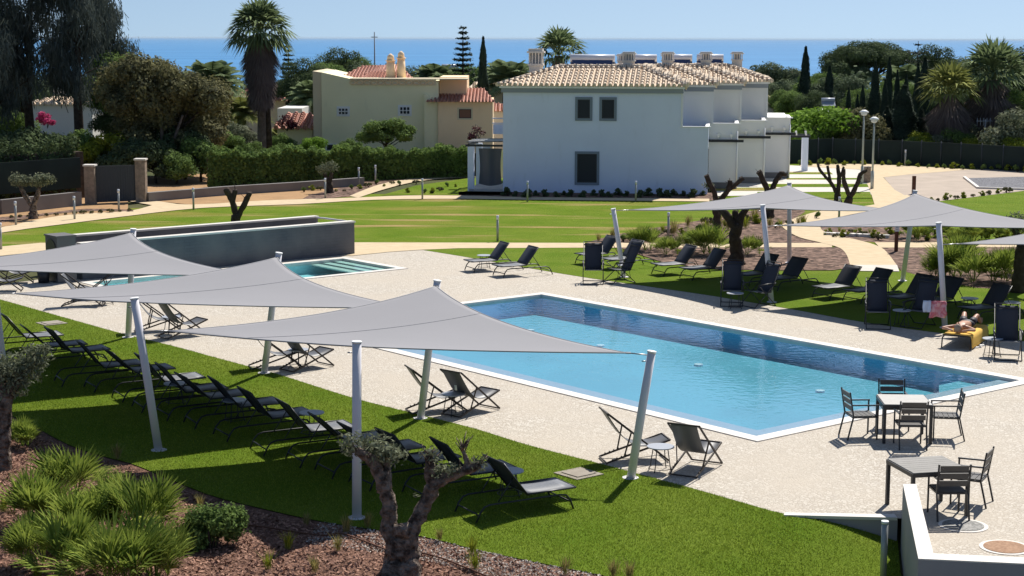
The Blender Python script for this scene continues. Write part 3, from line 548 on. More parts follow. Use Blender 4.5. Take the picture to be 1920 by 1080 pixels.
for p, ang, lab in [((1193, 862), 12, 'deck chair seen from the side behind the cable pole'), ((1305, 880), 62, 'deck chair seen from behind, the one nearest the dining tables'), ((822, 770), 20, 'deck chair half hidden by the peak pole of the nearest sail'), ((885, 772), 48, 'deck chair with its back to the lawn beside a small round table'),
                    ((520, 688), 18, 'deck chair behind the peak pole of the middle sail'), ((578, 690), 45, 'deck chair right of the peak pole of the middle sail'), ((300, 620), 15, 'deck chair just right of the leaning pole at left'), ((345, 630), 42, 'deck chair whose brown sling shows above the tip of the nearest sail'),
                    ((160, 573), 5, 'folded low deck chair below the far left sail, nearer the lawn'), ((185, 560), 190, 'deck chair with raised head end below the far left sail'), ((8, 545), 10, 'deck chair at the left photo edge nearer the slate tank'), ((30, 530), 15, 'deck chair at the left photo edge beside the pump')]:
    c = at(*p); dc = place(DC, c, R(ang), lab, DG)
    if p[0] == 885:
        mb = MB(); mb.grid(lambda u, v: (-.555 + .0*v, -.10 + .06*(u-.5), .74 + .11*(v-.5)), 4, 4); tg = mb.build('number_tag', M['trimw'], dc); tg.modifiers.new('t', 'SOLIDIFY').thickness = .004; tg.rotation_euler = (0, -.12, 0); tg.location = (.062, 0, -.07)
ST = make_side_table(); SG = 'small round side tables'
for p, lab in [((1238, 882), 'round side table between the two deck chairs near the pool corner'), ((850, 778), 'round side table between two deck chairs at the peak pole'), ((560, 690), 'round side table between the two chairs of the middle sail'), ((322, 625), 'round side table between two chairs behind the sail tip'), ((200, 570), 'round side table at the low chairs far left'),
               ((1690, 612), 'round side table in deep shade beside an armchair'), ((1378, 578), 'round side table in shade beside the far leaning pole'), ((1817, 588), 'round side table in shade right of the leaning pole'), ((1896, 596), 'round side table at the right photo edge behind the armchair'), ((1860, 668), 'sunlit round side table right of the sunbather'), ((955, 930), 'round side table on the grass behind the nearest lounger'), ((908, 503), 'round side table between two sunlit loungers on the far deck'), ((1170, 522), 'round side table between the high-backed chairs'), ((330, 757), 'round side table between loungers beyond the leaning pole'), ((440, 790), 'round side table in shade in the middle of the near lounger row'), ((585, 815), 'round side table near the sunlit legs of a lounger')]:
    c = at(*p); z = lawn_h(c.x, c.y); place(ST, (c.x, c.y, z), random.random(), lab, SG)
HB = make_highback(); HG = 'high-backed folding armchairs across the pool'
for p, ang, lab in [((1112, 531), 268, 'high-backed armchair facing the camera left of the short pole'), ((1160, 530), 205, 'tilted high-backed armchair right of the short leaning pole'), ((1372, 572), 262, 'dark armchair in sail shade facing the pool, left of a side table'), ((1420, 574), 215, 'reclined armchair in front of the far leaning pole'), ((1645, 614), 262, 'dark armchair in deep shade behind the pool edge'), ((1720, 612), 230, 'shaded armchair with a pink towel on it'), ((1888, 672), 258, 'sunlit-framed armchair at the right photo edge')]:
    place(HB, at(*p), R(ang), lab, HG)
# dining group
DT = make_table(.92, .92, 'tabletop', 'pale square dining table with four chairs around it'); c = at(1693, 822); DT.location = c; DT.rotation_euler = (0, 0, R(-3))
CH = make_dining_chair()
for dx, dy, ang, lab in [(-.02, -.64, 88, 'dining chair in front of the pale square table, back to the camera'), (-.80, .12, 8, 'dining chair left of the pale square table'), (.0, .86, 268, 'dining chair behind the pale square table, facing the camera'), (.82, .06, 172, 'dining chair right of the pale square table')]:
    place(CH, (c.x+dx, c.y+dy, 0), R(ang), lab, 'dark slatted dining chairs')
q1, q2, q3, q4 = (at(x, y, .755) for x, y in ((1660.5, 860), (1712, 887), (1823, 881), (1766, 854)))
cc = (q1+q2+q3+q4)/4; e1 = (q3-q2 + q4-q1)/2; e2 = (q1-q2 + q4-q3)/2; ang = math.atan2(e1.y, e1.x)
T2 = make_table(min(e1.length, 1.2), min(e2.length, 1.2), 'slat', 'weathered grey slatted dining table with two chairs behind the low wall'); T2.location = (cc.x, cc.y, 0); T2.rotation_euler = (0, 0, ang)
c1 = at(1783, 975); place(CH, c1 + Vector((0, .22, 0)), R(92), 'dining chair behind the low wall with its back to the camera, at the weathered table', 'dark slatted dining chairs')
c1 = at(1815, 945); place(CH, c1 + Vector((.05, .1, 0)), R(152), 'dining chair at the right side of the weathered grey table', 'dark slatted dining chairs')
# ---------------------------------------------------------------- low walls by the tables
o = thing('parapet_wall', 'light grey rendered parapet wall around the dining terrace corner', 'wall'); mb = MB()
a, b, c_, d = at(1693, 908, .62), at(1722, 1048, .62), at(2150, 1068, .62), at(1718, 908, .62); e = at(1750, 1038, .62)
mb.prism([tuple(p[:2]) for p in (a, b, c_, (c_.x, c_.y+.28), e, d)], -1.3, .60); mb.build('wall', M['planter'], o)
mb = MB(); mb.prism([tuple(p[:2]) for p in (a, b, c_, (c_.x, c_.y+.28), e, d)], .603, .625); mb.build('coping', M['coping'], o)
o = thing('retaining_wall', 'dark low retaining wall between the sloping lawn and the sett deck', 'wall'); mb = MB()
mb.prism([(4.35, 26.30), (6.10, 26.16), (6.10, 26.32), (4.4, 26.42)], -1.2, -.02); mb.build('wall', M['planter'], o)
mb = MB(); mb.prism([(4.32, 26.28), (6.09, 26.14), (6.09, 26.34), (4.35, 26.42)], -.017, .03); mb.build('coping', M['coping'], o)
for p, m, lab in (((1885, 1027), 'rust', 'round manhole cover with reddish stone inlay on the dining terrace'), ((1806, 986), 'iron', 'round patterned grey manhole cover beside the weathered table')):
    o = thing('manhole_cover', lab, 'manhole cover', at(*p)); mb = MB(); mb.disc((0, 0, .002), .38, .008, 40); mb.build('rim', M['coping'], o); mb = MB(); mb.disc((0, 0, .011), .32, .006, 36); mb.build('inlay', M[m], o)
for p, lab in (((1085, 890), 'flat concrete inspection cover in the grass near the deck chairs'), ((97, 607), 'flat concrete inspection cover in the grass at far left')):
    c = at(*p); o = thing('inspection_cover', lab, 'inspection cover', c, UANG, 'concrete covers set in the lawn'); mb = MB(); mb.box((0, 0, .012), (.62, .62, .03)); mb.build('slab', M['concrete'], o); mb = MB(); mb.box((0, 0, .035), (.42, .42, .012)); mb.build('lid', M['concrete'], o)
def bollard(h=.8, d=.045, mt='galv'):
    o = thing('bollard_light', 'x', 'bollard'); mb = MB(); mb.tube([(0, 0, 0), (0, 0, h)], d, 12); mb.build('post', M[mt], o); mb = MB(); mb.tube([(0, 0, h), (0, 0, h+.16)], d*1.12, 12); mb.build('lamp_head', M['tank'], o); return o
BL = bollard()
c = Vector((5.55, 24.6, -.45)); o = thing('bollard_light', 'tall grey bollard on the lawn against the retaining wall', 'bollard', c, 0, 'bollard lights'); mb = MB(); mb.tube([(0, 0, -.1), (0, 0, .83)], .05, 16); mb.build('post', M['galv'], o); mb = MB(); mb.tube([(0, 0, .83), (0, 0, .87)], .055, 16); mb.build('cap', M['trimw'], o)
for p, lab in [((933, 452), 'bollard on the lawn edge behind the far deck loungers'), ((2, 468), 'bollard at the left photo edge beyond the lawn'), ((30, 422), 'bollard left of the leafy olive tree'), ((140, 411), 'bollard in the bed between olive tree and gate'), ((223, 396), 'bollard in front of the anthracite gate'), ((363, 393), 'bollard on the bare earth right of the gate'), ((610, 372), 'bollard beside the small olive by the hedge'), ((673, 349), 'left one of two bollards at the hedge foot'), ((704, 344), 'right one of two bollards at the hedge foot'), ((792, 373), 'bollard on the lawn edge left of the pergola'),
               ((989, 378), 'bollard in the shadow of the white house, left'), ((1192, 378), 'bollard in the shadow of the white house, right'), ((1253, 445), 'bollard in the bark bed behind the loungers'), ((1573, 412), 'thin bollard by the curved path behind the sails'), ((1697, 311), 'white bollard in front of the green windbreak fence'), ((1878, 318), 'bollard at the gravel bed near the fence')]:
    place(BL, at(*p), 0, lab, 'bollard lights')
# ---------------------------------------------------------------- slate tank behind the splash pool
tR = at(665, 476); tL = at(155, 525); bR = at(600, 408, 1.12); bL = at(145, 441, 1.12); bR.z = bL.z = 0
dirn = (tL - tR).normalized(); nrm = Vector((dirn.y, -dirn.x, 0)); 
if nrm.y < 0: nrm = -nrm
W_ = 2.05; A0 = .15; L_ = (tL-tR).length
def tk(a, b): p = tR + dirn*a + nrm*b; return (p.x, p.y)
o = thing('water_tank', 'long dark slate-clad raised tank with white coping behind the splash pool', 'tank')
mb = MB(); mb.prism([tk(0, 0), tk(L_, 0), tk(L_, .25), tk(0, .25)], -.5, 1.10); mb.build('front_wall', M['slate'], o)
mb = MB(); mb.prism([tk(A0, W_), tk(L_, W_), tk(L_, W_+.25), tk(A0, W_+.25)], -.1, 1.12); mb.build('rear_wall', M['slate'], o)
mb = MB(); mb.prism([tk(L_-.25, .252), tk(L_, .252), tk(L_, W_-.002), tk(L_-.25, W_-.002)], -.1, 1.05); mb.build('end_wall', M['slate'], o)
mb = MB(); mb.prism([tk(-.03, -.03), tk(L_+.03, -.03), tk(L_+.03, .28), tk(-.03, .28)], 1.103, 1.16); mb.build('coping', M['coping'], o)
mb = MB(); mb.prism([tk(A0-.03, W_-.03), tk(L_+.03, W_-.03), tk(L_+.03, W_+.28), tk(A0-.03, W_+.28)], 1.123, 1.18); mb.build('coping', M['coping'], o)
mb = MB()
for z in (1.13, .93): mb.tube([(*tk(.1, .25), z), (*tk(.14, W_*.8), z), (*tk(A0+.1, W_), z)], .03, 8)
mb.build('end_rail', M['white'], o)
mb = MB(); mb.prism([tk(.25, .26), tk(L_-.26, .26), tk(L_-.26, W_-.01), tk(A0+.1, W_-.01)], .5, .55); mb.build('tank_floor', M['concrete'], o)
c = at(116, 527); o = thing('pump_cabinet', 'tall grey box with round fan grille at the left end of the slate tank', 'pump unit', (c.x, c.y, 0), math.atan2(dirn.y, dirn.x))
mb = MB(); mb.box((0, 0, .71), (.62, .80, 1.40)); mb.build('cabinet', M['acm'], o); mb = MB(); mb.box((0, 0, 1.435), (.68, .86, .05)); mb.build('lid', M['acm'], o)
for x in (.325,):
    mb = MB(); mb.disc((0, 0, 0), .34, .02, 24); g = mb.build('fan_grille', M['frame'], o, (x-.01, 0, 1.0)); g.rotation_euler = (0, math.pi/2, 0); mb = MB(); mb.disc((0, 0, 0), .34, .02, 24); g = mb.build('fan_grille', M['frame'], o, (x-.01, 0, .3)); g.rotation_euler = (0, math.pi/2, 0)
c = at(82, 530); o = thing('waste_bin', 'small black bin at the foot of the pump cabinet', 'bin', c); mb = MB(); mb.tube([(0, 0, 0), (0, 0, .42)], [.16, .2], 14); mb.build('body', M['frame'], o); mb = MB(); mb.tube([(0, 0, .42), (0, 0, .46)], .21, 14); mb.build('lid', M['frame'], o)
# ---------------------------------------------------------------- the sunbather
lp = at(1793, 655); LA = R(62)
def loc(x, y, z): return Vector((x, y, z))
o = thing('sun_lounger', 'flat sun lounger that the sunbather lies on, beside the leaning pole', 'sun lounger', (lp.x, lp.y + .05, 0), LA)
mb = MB(); mb.box((.95, 0, .33), (1.9, .62, .02)); mb.build('seat', M['fabric'], o)
mb = MB()
for s in (-1, 1): mb.tube([(0, s*.33, .32), (1.95, s*.33, .32)], .017, 6)
mb.tube([(0, -.33, .32), (0, .33, .32)], .017, 6); mb.tube([(1.95, -.33, .32), (1.95, .33, .32)], .017, 6); mb.build('frame', M['frame'], o)
for s in (-1, 1): mb = MB(); mb.tube([(.0, s*.35, 0), (.05, s*.35, .24), (.18, s*.35, .27), (1.75, s*.35, .27), (1.88, s*.35, .22), (1.93, s*.35, 0)], .016, 6); mb.build('leg', M['frame'], o)
LOUNGE = o
mb = MB(); cv = [(-.31, .36), (-.1, .362), (.1, .362), (.31, .36), (.365, .34), (.385, .25), (.39, .12), (.40, .04)]
mb.grid(lambda u, v: (.0 + 1.75*v + .02*math.sin(u*9), -cv[min(7, int(round(u*7)))][0], cv[min(7, int(round(u*7)))][1] + .006*math.sin(v*14)), 7, 12)
tw = mb.build('towel', M['towel'], None, (lp.x, lp.y+.05, 0)); tw.rotation_euler = (0, 0, LA); tw.modifiers.new('t', 'SOLIDIFY').thickness = .012; tag(tw, 'yellow towel spread under the sunbather and hanging over the lounger side', 'towel')
def skinned(name, chains, m, parent, sub=2, root=0):
    me = bpy.data.meshes.new(name); V = []; E = []; Rr = []
    for ch in chains:
        prev = None
        for k, it in enumerate(ch):
            if isinstance(it, int): prev = it; continue
            V.append(it[0]); Rr.append(it[1]); i = len(V)-1
            if prev is not None: E.append((prev, i))
            prev = i
    me.from_pydata([tuple(v) for v in V], E, []); me.materials.append(m); ob = bpy.data.objects.new(name, me); S.collection.objects.link(ob); ob.parent = parent
    sk = ob.modifiers.new('skin', 'SKIN'); sk.use_smooth_shade = True
    for i, r in enumerate(Rr): d = me.skin_vertices[0].data[i]; d.radius = r if hasattr(r, '__len__') else (r, r)
    me.skin_vertices[0].data[root].use_root = True; ob.modifiers.new('sub', 'SUBSURF').levels = sub; ob.modifiers['sub'].render_levels = sub; return ob
person = thing('person', 'sunbather in dark shorts lying on a yellow towel, elbows out behind the head', 'person', (lp.x, lp.y+.05, .37), LA)
p_ = lambda x, y, z, r: ((x, y, z), r)
ch = [[p_(1.02, 0, .10, (.15, .10)), p_(.86, 0, .11, (.14, .10)), p_(.68, 0, .12, (.15, .11)), p_(.52, 0, .13, (.16, .11)), p_(.42, 0, .12, (.12, .08)), p_(.34, 0, .12, (.055, .055)), p_(.27, 0, .13, (.065, .075)), p_(.19, 0, .14, (.075, .095)), p_(.11, 0, .13, (.06, .075))]]
for s, kn in ((1, .42), (-1, .34)):
    ch.append([3 if 0 else 4, p_(.44, s*.17, .11, .055), p_(.33, s*.30, .10, .045), p_(.22, s*.40, .09, .040), p_(.14, s*.29, .10, .036), p_(.10, s*.17, .08, .028), p_(.09, s*.10, .06, .034)])
    ch.append([0, p_(1.10, s*.10, .10, .085), p_(1.28, s*.13, .10 + kn*.25, .078), p_(1.46, s*.16, .12 + kn*.45, .058), p_(1.58, s*.17, .10+kn*.22, .055), p_(1.74, s*.19, .04, .036), p_(1.78, s*.195, .05, .035), p_(1.80, s*.20, .17, .025)])
skinned('body', ch, M['skin'], person, 2, 0)
hd = person
mb = MB()
for s in (-1, 1):
    for k in range(4): mb.tube([(.09 - .004*k, s*(.09 - .0*k), .05 + .018*k), (.075, s*(.05-.003*k), .05+.018*k), (.07, s*(.015+.004*k), .055+.016*k)], [.009, .009, .007], 6)
    mb.tube([(.10, s*.09, .05), (.13, s*.06, .045)], [.011, .008], 6)
mb.build('fingers', M['skin'], person)
mb = MB(); mb.tube([(.19, 0, .235), (.175, 0, .262), (.205, 0, .245)], [.012, .014, .008], 6); mb.build('nose', M['skin'], person)
for s in (-1, 1):
    mb = MB(); mb.tube([(.155, s*.038, .222), (.150, s*.030, .232)], [.014, .009], 8); mb.build('eye', M['frame'], person)
    mb = MB(); mb.tube([(.20, s*.082, .14), (.17, s*.092, .145)], [.02, .014], 8); mb.build('ear', M['skin'], person)
mb = MB(); mb.tube([(.235, -.025, .218), (.238, 0, .224), (.235, .025, .218)], .007, 6); mb.build('mouth', M['maroon'], person)
def ell(c, r, n=12):
    return lambda u, v: (c[0]+r[0]*math.cos(2*math.pi*u)*math.sin(math.pi*v), c[1]+r[1]*math.sin(2*math.pi*u)*math.sin(math.pi*v), c[2]+r[2]*math.cos(math.pi*v))
mb = MB(); mb.grid(ell((.115, 0, .13), (.075, .088, .10)), 16, 10); mb.build('hair', M['hair'], person)
mb = MB(); mb.grid(ell((1.06, 0, .10), (.17, .205, .115)), 18, 10); mb.tube([(1.1, .1, .11), (1.26, .13, .19)], [.10, .092], 12); mb.tube([(1.1, -.1, .11), (1.26, -.13, .18)], [.10, .092], 12); mb.build('shorts', M['swim'], person)
for i, p in enumerate(((1833, 652), (1842, 648))):
    c = at(*p); o = thing('sandal', ['left sandal of the white pair beside the sunbather lounger', 'right sandal of the white pair beside the sunbather lounger'][i], 'sandal', c, R(30+20*i), 'pair of sandals'); mb = MB(); mb.disc((0, 0, 0), .13, .025, 18, .05); mb.build('sole', M['sandal'], o); mb = MB(); mb.tube([(.04, -.05, .02), (.045, 0, .065), (.04, .05, .02)], .014, 6); mb.build('strap', M['frame'], o)
c = at(1755, 571, .75); mb = MB(); mb.grid(lambda u, v: ((u-.5)*.42 + .02*math.sin(v*11), .05*math.sin(u*9+v*4), -.42*v - .05*abs(u-.5)), 10, 10); tw = mb.build('towel', M['pinkt'], None, (c.x+.05, c.y, .85)); tw.modifiers.new('t', 'SOLIDIFY').thickness = .02; tag(tw, 'pink patterned towel hanging behind the leaning pole', 'towel')
mb = MB(); mb.grid(lambda u, v: ((u-.5)*.2, .03*math.sin(u*9+v*4), -.3*v), 6, 6); tw = mb.build('cloth', M['bluew'], None, (c.x-.24, c.y-.04, .86)); tw.modifiers.new('t', 'SOLIDIFY').thickness = .015; tag(tw, 'pale blue cloth hanging left of the pink towel', 'cloth')
# ================================================================ BUILDINGS
HO = Vector((-.4583, 83.942, 0)); HA = math.atan2(82.76-83.942, 9.447+.4583)
def tile_slope(mb, a, b, c, d, n):      # barrel rows running from eave a-b up to ridge d-c
    a, b, c, d = map(Vector, (a, b, c, d)); nn = (b-a).cross(d-a).normalized()
    if nn.z < 0: nn = -nn
    mb.add([a, b, c, d], [(0, 1, 2, 3)]); per = (b-a).length/n; e = (b-a).normalized()
    for k in range(n):
        t = (k+.5)/n; p = a.lerp(b, t); up = (d-a) if False else None
        # rows run square to the eave and stop at the hip
        s = (p - a).dot(e); Le = (b-a).length; da = (d-a).dot(e); db = Le - (c-a).dot(e); hgt = (d-a) - e*(d-a).dot(e); f = 1.0
        if da > 1e-4: f = min(f, s/da)
        if db > 1e-4: f = min(f, (Le-s)/db)
        if f < .03: continue
        rows = max(1, int(f*hgt.length/.42)); 
        for r in range(rows):
            q0 = p + hgt*(f*r/rows) + nn*.045; q1 = p + hgt*(f*(r+1)/rows) + nn*.012; mb.tube([q0, q1], [per*.36, per*.27], 6, True, True)
def chimney(parent, x, y, z, w=.62, h=1.0, name='chimney'):
    h *= .93
    mb = MB(); mb.box((x, y, z+h*.22), (w*.92, w*.75, h*.44)); mb.box((x, y, z+h*.47), (w*1.1, w*.95, h*.06)); mb.box((x, y, z+h*.665), (w*.62, w*.45, h*.33))
    for k in range(5):
        for s in (-1, 1): mb.box((x + w*(-.44+.22*k), y + s*w*.36, z+h*.665), (w*.09, w*.09, h*.33))
    for k in range(1, 3): 
        for s in (-1, 1): mb.box((x + s*w*.44, y + w*(-.36+.24*k), z+h*.665), (w*.09, w*.09, h*.33))
    mb.box((x, y, z+h*.86), (w*1.22, w*1.1, h*.06)); mb.box((x, y, z+h*.93), (w*1.0, w*.88, h*.08)); c = mb.build(name, M['coping'], parent)
    mb = MB(); mb.box((x, y, z+h*.665), (w*.66, w*.5, h*.325)); mb.build('flue', M['greyband'], c); return c
def window(parent, x0, x1, z0, z1, y, sw=.12, sm='surround', gl='glassd', lattice=False):
    mb = MB()
    for a, b, c, d in ((x0-sw, x1+sw, z1, z1+sw), (x0-sw, x1+sw, z0-sw, z0), (x0-sw, x0, z0, z1), (x1, x1+sw, z0, z1)): mb.box(((a+b)/2, y-.02, (c+d)/2), (b-a, .05, d-c))
    wf = mb.build('window', M[sm], parent)
    mb = MB(); mb.box(((x0+x1)/2, y-.006, (z0+z1)/2), (x1-x0, .02, z1-z0)); mb.build('pane', M[gl], wf)
    mb = MB(); f = .05
    for a, b, c, d in ((x0, x1, z1-f, z1), (x0, x1, z0, z0+f), (x0, x0+f, z0+f, z1-f), (x1-f, x1, z0+f, z1-f)): mb.box(((a+b)/2, y-.025, (c+d)/2), (b-a, .03, d-c))
    if lattice:
        for k in range(1, 3): mb.tube([(x0+(x1-x0)*k/3, y-.05, z0), (x0+(x1-x0)*k/3, y-.05, z1)], .03, 5)
        for k in range(3):
            cx = x0+(x1-x0)*(k+.5)/3; 
            for zc in (z0+(z1-z0)*.27, z0+(z1-z0)*.73): mb.tube([(cx+.13*math.cos(t*math.pi/4), y-.05, zc+.13*math.sin(t*math.pi/4)) for t in range(9)], .022, 4)
    mb.build('frame', M['trimw' if lattice else 'frame'], wf); return wf
house = thing('terraced_house', 'white two-storey terraced row with pale tiled hip roofs and slatted chimneys', 'house', HO, HA)
DX, DY = 1.45, 3.5; D0 = 9.0
EAVE = 5.05
for k in range(4):
    x1, y0 = 10.0 + DX*k, DY*k; xu = x1 - 1.32; y1 = y0 + (DY if k < 3 else DY); xs0 = 0 if k == 0 else DX*k
    mb = MB()
    # storey blocks: full-depth lower block, shorter upper block
    mb.box(((xs0+x1)/2, y0+4.5, 1.58 if k else 1.565), (x1-xs0, 9 - .01*k, 3.16 + (.0 if k else .03))); w_ = mb.build('wall', M['panelwall' if k else 'whitewall'], house)
    mb = MB(); mb.box(((xs0+xu)/2, y0+4.5, 3.16+(EAVE-3.16)/2 - .01), (xu-xs0, 9.0-.02*k-.01, EAVE-3.16)); mb.build('wall', M['panelwall' if k else 'whitewall'], house)
    # balcony recess: deeper floor, parapet in front and at the side
    mb = MB(); mb.box((x1-.66, y0+.06, 2.95), (1.32, .14, .60)); mb.box((x1-.06, y0+1.8, 2.95), (.14, 3.4, .60)); mb.build('balcony_parapet', M['panelwall' if k else 'whitewall'], house)
    mb = MB(); mb.box((x1-.62, y0+.05, 3.275), (1.5, .2, .05)); mb.box((x1-.05, y0+1.85, 3.275), (.2, 3.3, .05)); mb.box((xu+.03, y0+.05, 4.1), (.10, .16, 1.65)); mb.build('balcony_trim', M['trimw'], house)
    mb = MB(); mb.box((xu+.02, y0+1.8, 3.95), (.03, 2.2, 1.5)); b_ = mb.build('balcony_door', M['glassd'], house)
    mb = MB(); mb.box((x1+.01, y0+1.7, 1.2), (.03, 1.6, 1.9)); mb.build('terrace_door', M['glassd'], house)
    if k:
        # camera-facing party wall closing the terrace, with pergola beam and two round lamps
        mb = MB(); mb.bar((x1-1.5, y0-.12, 2.42), (x1+.3, y0-.12, 2.42), .10, .13); mb.build('pergola_beam', M['frame'], house)
        for q in (.35, 1.0):
            mb = MB(); mb.tube([(x1-1.32+q, y0-.05, 2.72), (x1-1.32+q, y0-.16, 2.70)], .075, 12); mb.tube([(x1-1.32+q, y0-.10, 2.66), (x1-1.32+q, y0-.10, 2.50)], .035, 8); mb.build('wall_lamp', M['trimw'], house)
        mb = MB(); mb.box((x1-.1, y0-.3, 1.0), (.5, .5, .02)) if False else mb.box((x1-.66, y0-.012, .16), (1.3, .02, .32)); mb.build('plinth', M['lowwall'], house)
        mb = MB(); mb.tube([(x1-.02, y0-.05, 0), (x1-.02, y0-.05, 2.9)], .04, 8); mb.build('downpipe', M['trimw'], house)
    # eave band + roof
    mb = MB(); mb.box(((xs0+xu)/2, y0+4.5-.03, EAVE-.06), (xu-xs0+.16+.004*k, 9.2, .22)); mb.build('eave_band', M['greyband'], house)
    mb = MB(); mb.box(((xs0+xu)/2, y0+4.5-.04, EAVE+.10), (xu-xs0+.34+.004*k, 9.36, .10)); mb.build('cornice', M['trimw'], house)
    ex0, ex1, ey0 = xs0-.28, xu+.28, y0-.28; ze = EAVE+.17; rz = ze + .86 - (.02*k); rd = 3.1
    mb = MB(); ca, cb, cc2, cdd = (ex0, ey0, ze), (ex1, ey0, ze), (ex1-2.35, ey0+rd, rz), (ex0+2.75, ey0+rd, rz)
    tile_slope(mb, ca, cb, cc2, cdd, int((ex1-ex0)/.25)); mb.build('roof', M['roofw2'] if 'roofw2' in M else M['roofw'], house)
    mb = MB(); tile_slope(mb, cb, (ex1, ey0+9.5, ze), (ex1-2.35, ey0+9.5-rd, rz), cc2, 36 if k == 3 else 14); mb.build('roof', M['roofw'], house)
    mb = MB(); mb.add([(ex0, ey0+9.5, ze), ca, cdd, (ex0+2.75, ey0+9.5-rd, rz), (ex1-2.35, ey0+9.5-rd, rz), (ex1, ey0+9.5, ze), cc2], [(0, 1, 2, 3), (0, 3, 4, 5), (3, 2, 6, 4)]); mb.build('roof_rear', M['roofw'], house)
    mb = MB()
    for a, b in ((ca, cdd), (cb, cc2), (cdd, cc2)):
        a, b = Vector(a), Vector(b); n = int((b-a).length/.36)
        for q in range(n): mb.tube([a.lerp(b, q/n)+Vector((0, 0, .05)), a.lerp(b, (q+1)/n)+Vector((0, 0, .04))], [.11, .085], 8)
    mb.build('ridge_tiles', M['roofw'], house)
    # chimneys and solar tank, standing on the roof
    cx = {0: 5.95, 1: 8.0-.2, 2: 9.75, 3: 11.45}[k]; chimney(house, cx, y0+3.3, rz-.12, .62, .98)
    if k < 3: chimney(house, {0: 3.15, 1: 5.35, 2: 7.6}[k], y0+5.3, rz-.1, .60, .80)
    so_ = {0: (2.95, 5.2), 1: (5.6, 7.2), 2: (7.4, 9.0), 3: (9.2, 10.7)}[k]; yy = y0+3.8
    mb = MB(); mb.tube([(so_[0], yy+.2, rz+.42), (so_[1], yy+.2, rz+.42)], .20, 14); mb.build('solar_tank', M['tank'], house)
    mb = MB(); mb.add([(so_[0]+.1, yy-.1, rz+.02), (so_[1]-.1, yy-.1, rz+.02), (so_[1]-.1, yy+.02, rz+.34), (so_[0]+.1, yy+.02, rz+.34)], [(0, 1, 2, 3)]); mb.box(((so_[0]+so_[1])/2, yy+.5, rz+.12), (so_[1]-so_[0], .8, .2)); mb.build('solar_panel', M['panel'], house)
chimney(house, 1.15, 4.4, EAVE+.35, .72, 1.75)
window(house, 3.66, 4.26, 3.65, 4.56, 0); window(house, 4.84, 5.44, 3.65, 4.56, 0); window(house, 3.66, 4.62, .52, 1.92, 0)
# pergola left of the house
pg = thing('pergola', 'dark beamed pergola with white post and hanging grey curtain left of the white house', 'pergola', HO, HA)
for x, y in ((-1.62, 0.25), (-1.62, 3.2)): mb = MB(); mb.box((x, y, 1.1), (.30, .30, 2.2)); mb.build('post', M['whitewall'], pg)
mb = MB(); mb.bar((-1.72, .1, 2.30), (-1.72, 3.6, 2.30), .1, .14); mb.bar((-1.9, .25, 2.26), (-.05, .25, 2.26), .08, .10) ; mb.build('beam', M['frame'], pg)
for k in range(5): mb = MB(); mb.bar((-1.85, .45+.6*k, 2.42), (-.05, .45+.6*k, 2.46), .16, .04); mb.build('slat', M['trimw' if k % 2 else 'frame'], pg)
mb = MB(); mb.grid(lambda u, v: (-1.28 + 1.16*u - .12*math.sin(math.pi*v)*(u-.5), .55 + .05*math.sin(u*11), .35 + 1.75*v - .1*math.sin(math.pi*u)*(1-v)), 14, 10); mb.build('curtain', M['sailshade'] if 'sailshade' in M else M['fabricd2'], pg)
mb = MB(); mb.box((-.95, .9, 2.05), (.36, .25, .38)); mb.build('wall_box', M['trimw'], pg)
mb = MB(); mb.box((-.85, 1.9, .06), (1.7, 3.6, .12)); mb.build('floor_slab', M['pave'], pg)
mb = MB()
for z in (3.2, 3.45): mb.tube([(-1.0, 3.5, z), (0, 3.5, z)], .03, 6)
mb.box((-.5, 3.5, 2.9), (.9, .03, .5)); mb.build('balcony_rail', M['whitewall'], pg)
o = thing('pergola', 'white pergola post with dark beam right of the terraced row', 'pergola', at(1508, 320)); mb = MB(); mb.box((0, 0, .95), (.34, .34, 1.9)); mb.build('post', M['whitewall'], o); mb = MB(); mb.bar((-1.2, 0, 1.96), (.3, 0, 1.96), .1, .12); mb.bar((-1.0, .6, 2.02), (.35, .6, 2.02), .1, .1); mb.build('beam', M['frame'], o)
for q in (-.5, .05): mb = MB(); mb.tube([(q, -.02, 2.03), (q-.05, -.02, 2.28)], .055, 8); mb.build('lamp', M['trimw'], o)
# cream house beyond the hedge (faces turned a little to the left)
YC = 112.0
def xz(px_, py_, y=YC): p = dist(px_, py_, y); return p.x, p.z
ch_ = thing('villa', 'cream villa with patterned parapet, red tiled roofs and two tall chimneys', 'house')
def wall_poly(name, pts, y, depth, m, parent=ch_):      # outline in x,z extruded back
    mb = MB(); n = len(pts); V = [(x, y, z) for x, z in pts] + [(x, y+depth, z) for x, z in pts]
    mb.add(V, [tuple(range(n)), tuple(range(2*n-1, n-1, -1))] + [(k, n+k, n+(k+1) % n, (k+1) % n) for k in range(n)]); return mb.build(name, M[m], parent)
X = lambda p: xz(p, 200)[0]; Z = lambda p: xz(900, p)[1]
wall_poly('wall', [(X(603), -1), (X(822), -1), (X(822), Z(153)), (X(662), Z(153)), (X(660), Z(149)), (X(603), Z(136))], YC, 9, 'cream')
wall_poly('wall', [(X(587), -1), (X(602.6), -1), (X(602.6), Z(136.4)), (X(587), Z(134))], YC+.05, 8.9, 'creamw')
wall_poly('wing_wall', [(X(822), -1), (X(924), -1), (X(924), Z(189)), (X(822), Z(189))], YC-.6, 7, 'peach'); wall_poly('side_wall', [(X(796), -1), (X(821.5), -1), (X(821.5), Z(190)), (X(796), Z(176))], YC-.45, 6, 'cream')
wall_poly('upper_wall', [(X(822.5), -1), (X(874), -1), (X(874), Z(146)), (X(822.5), Z(146))], YC+1.6, 6, 'peach')
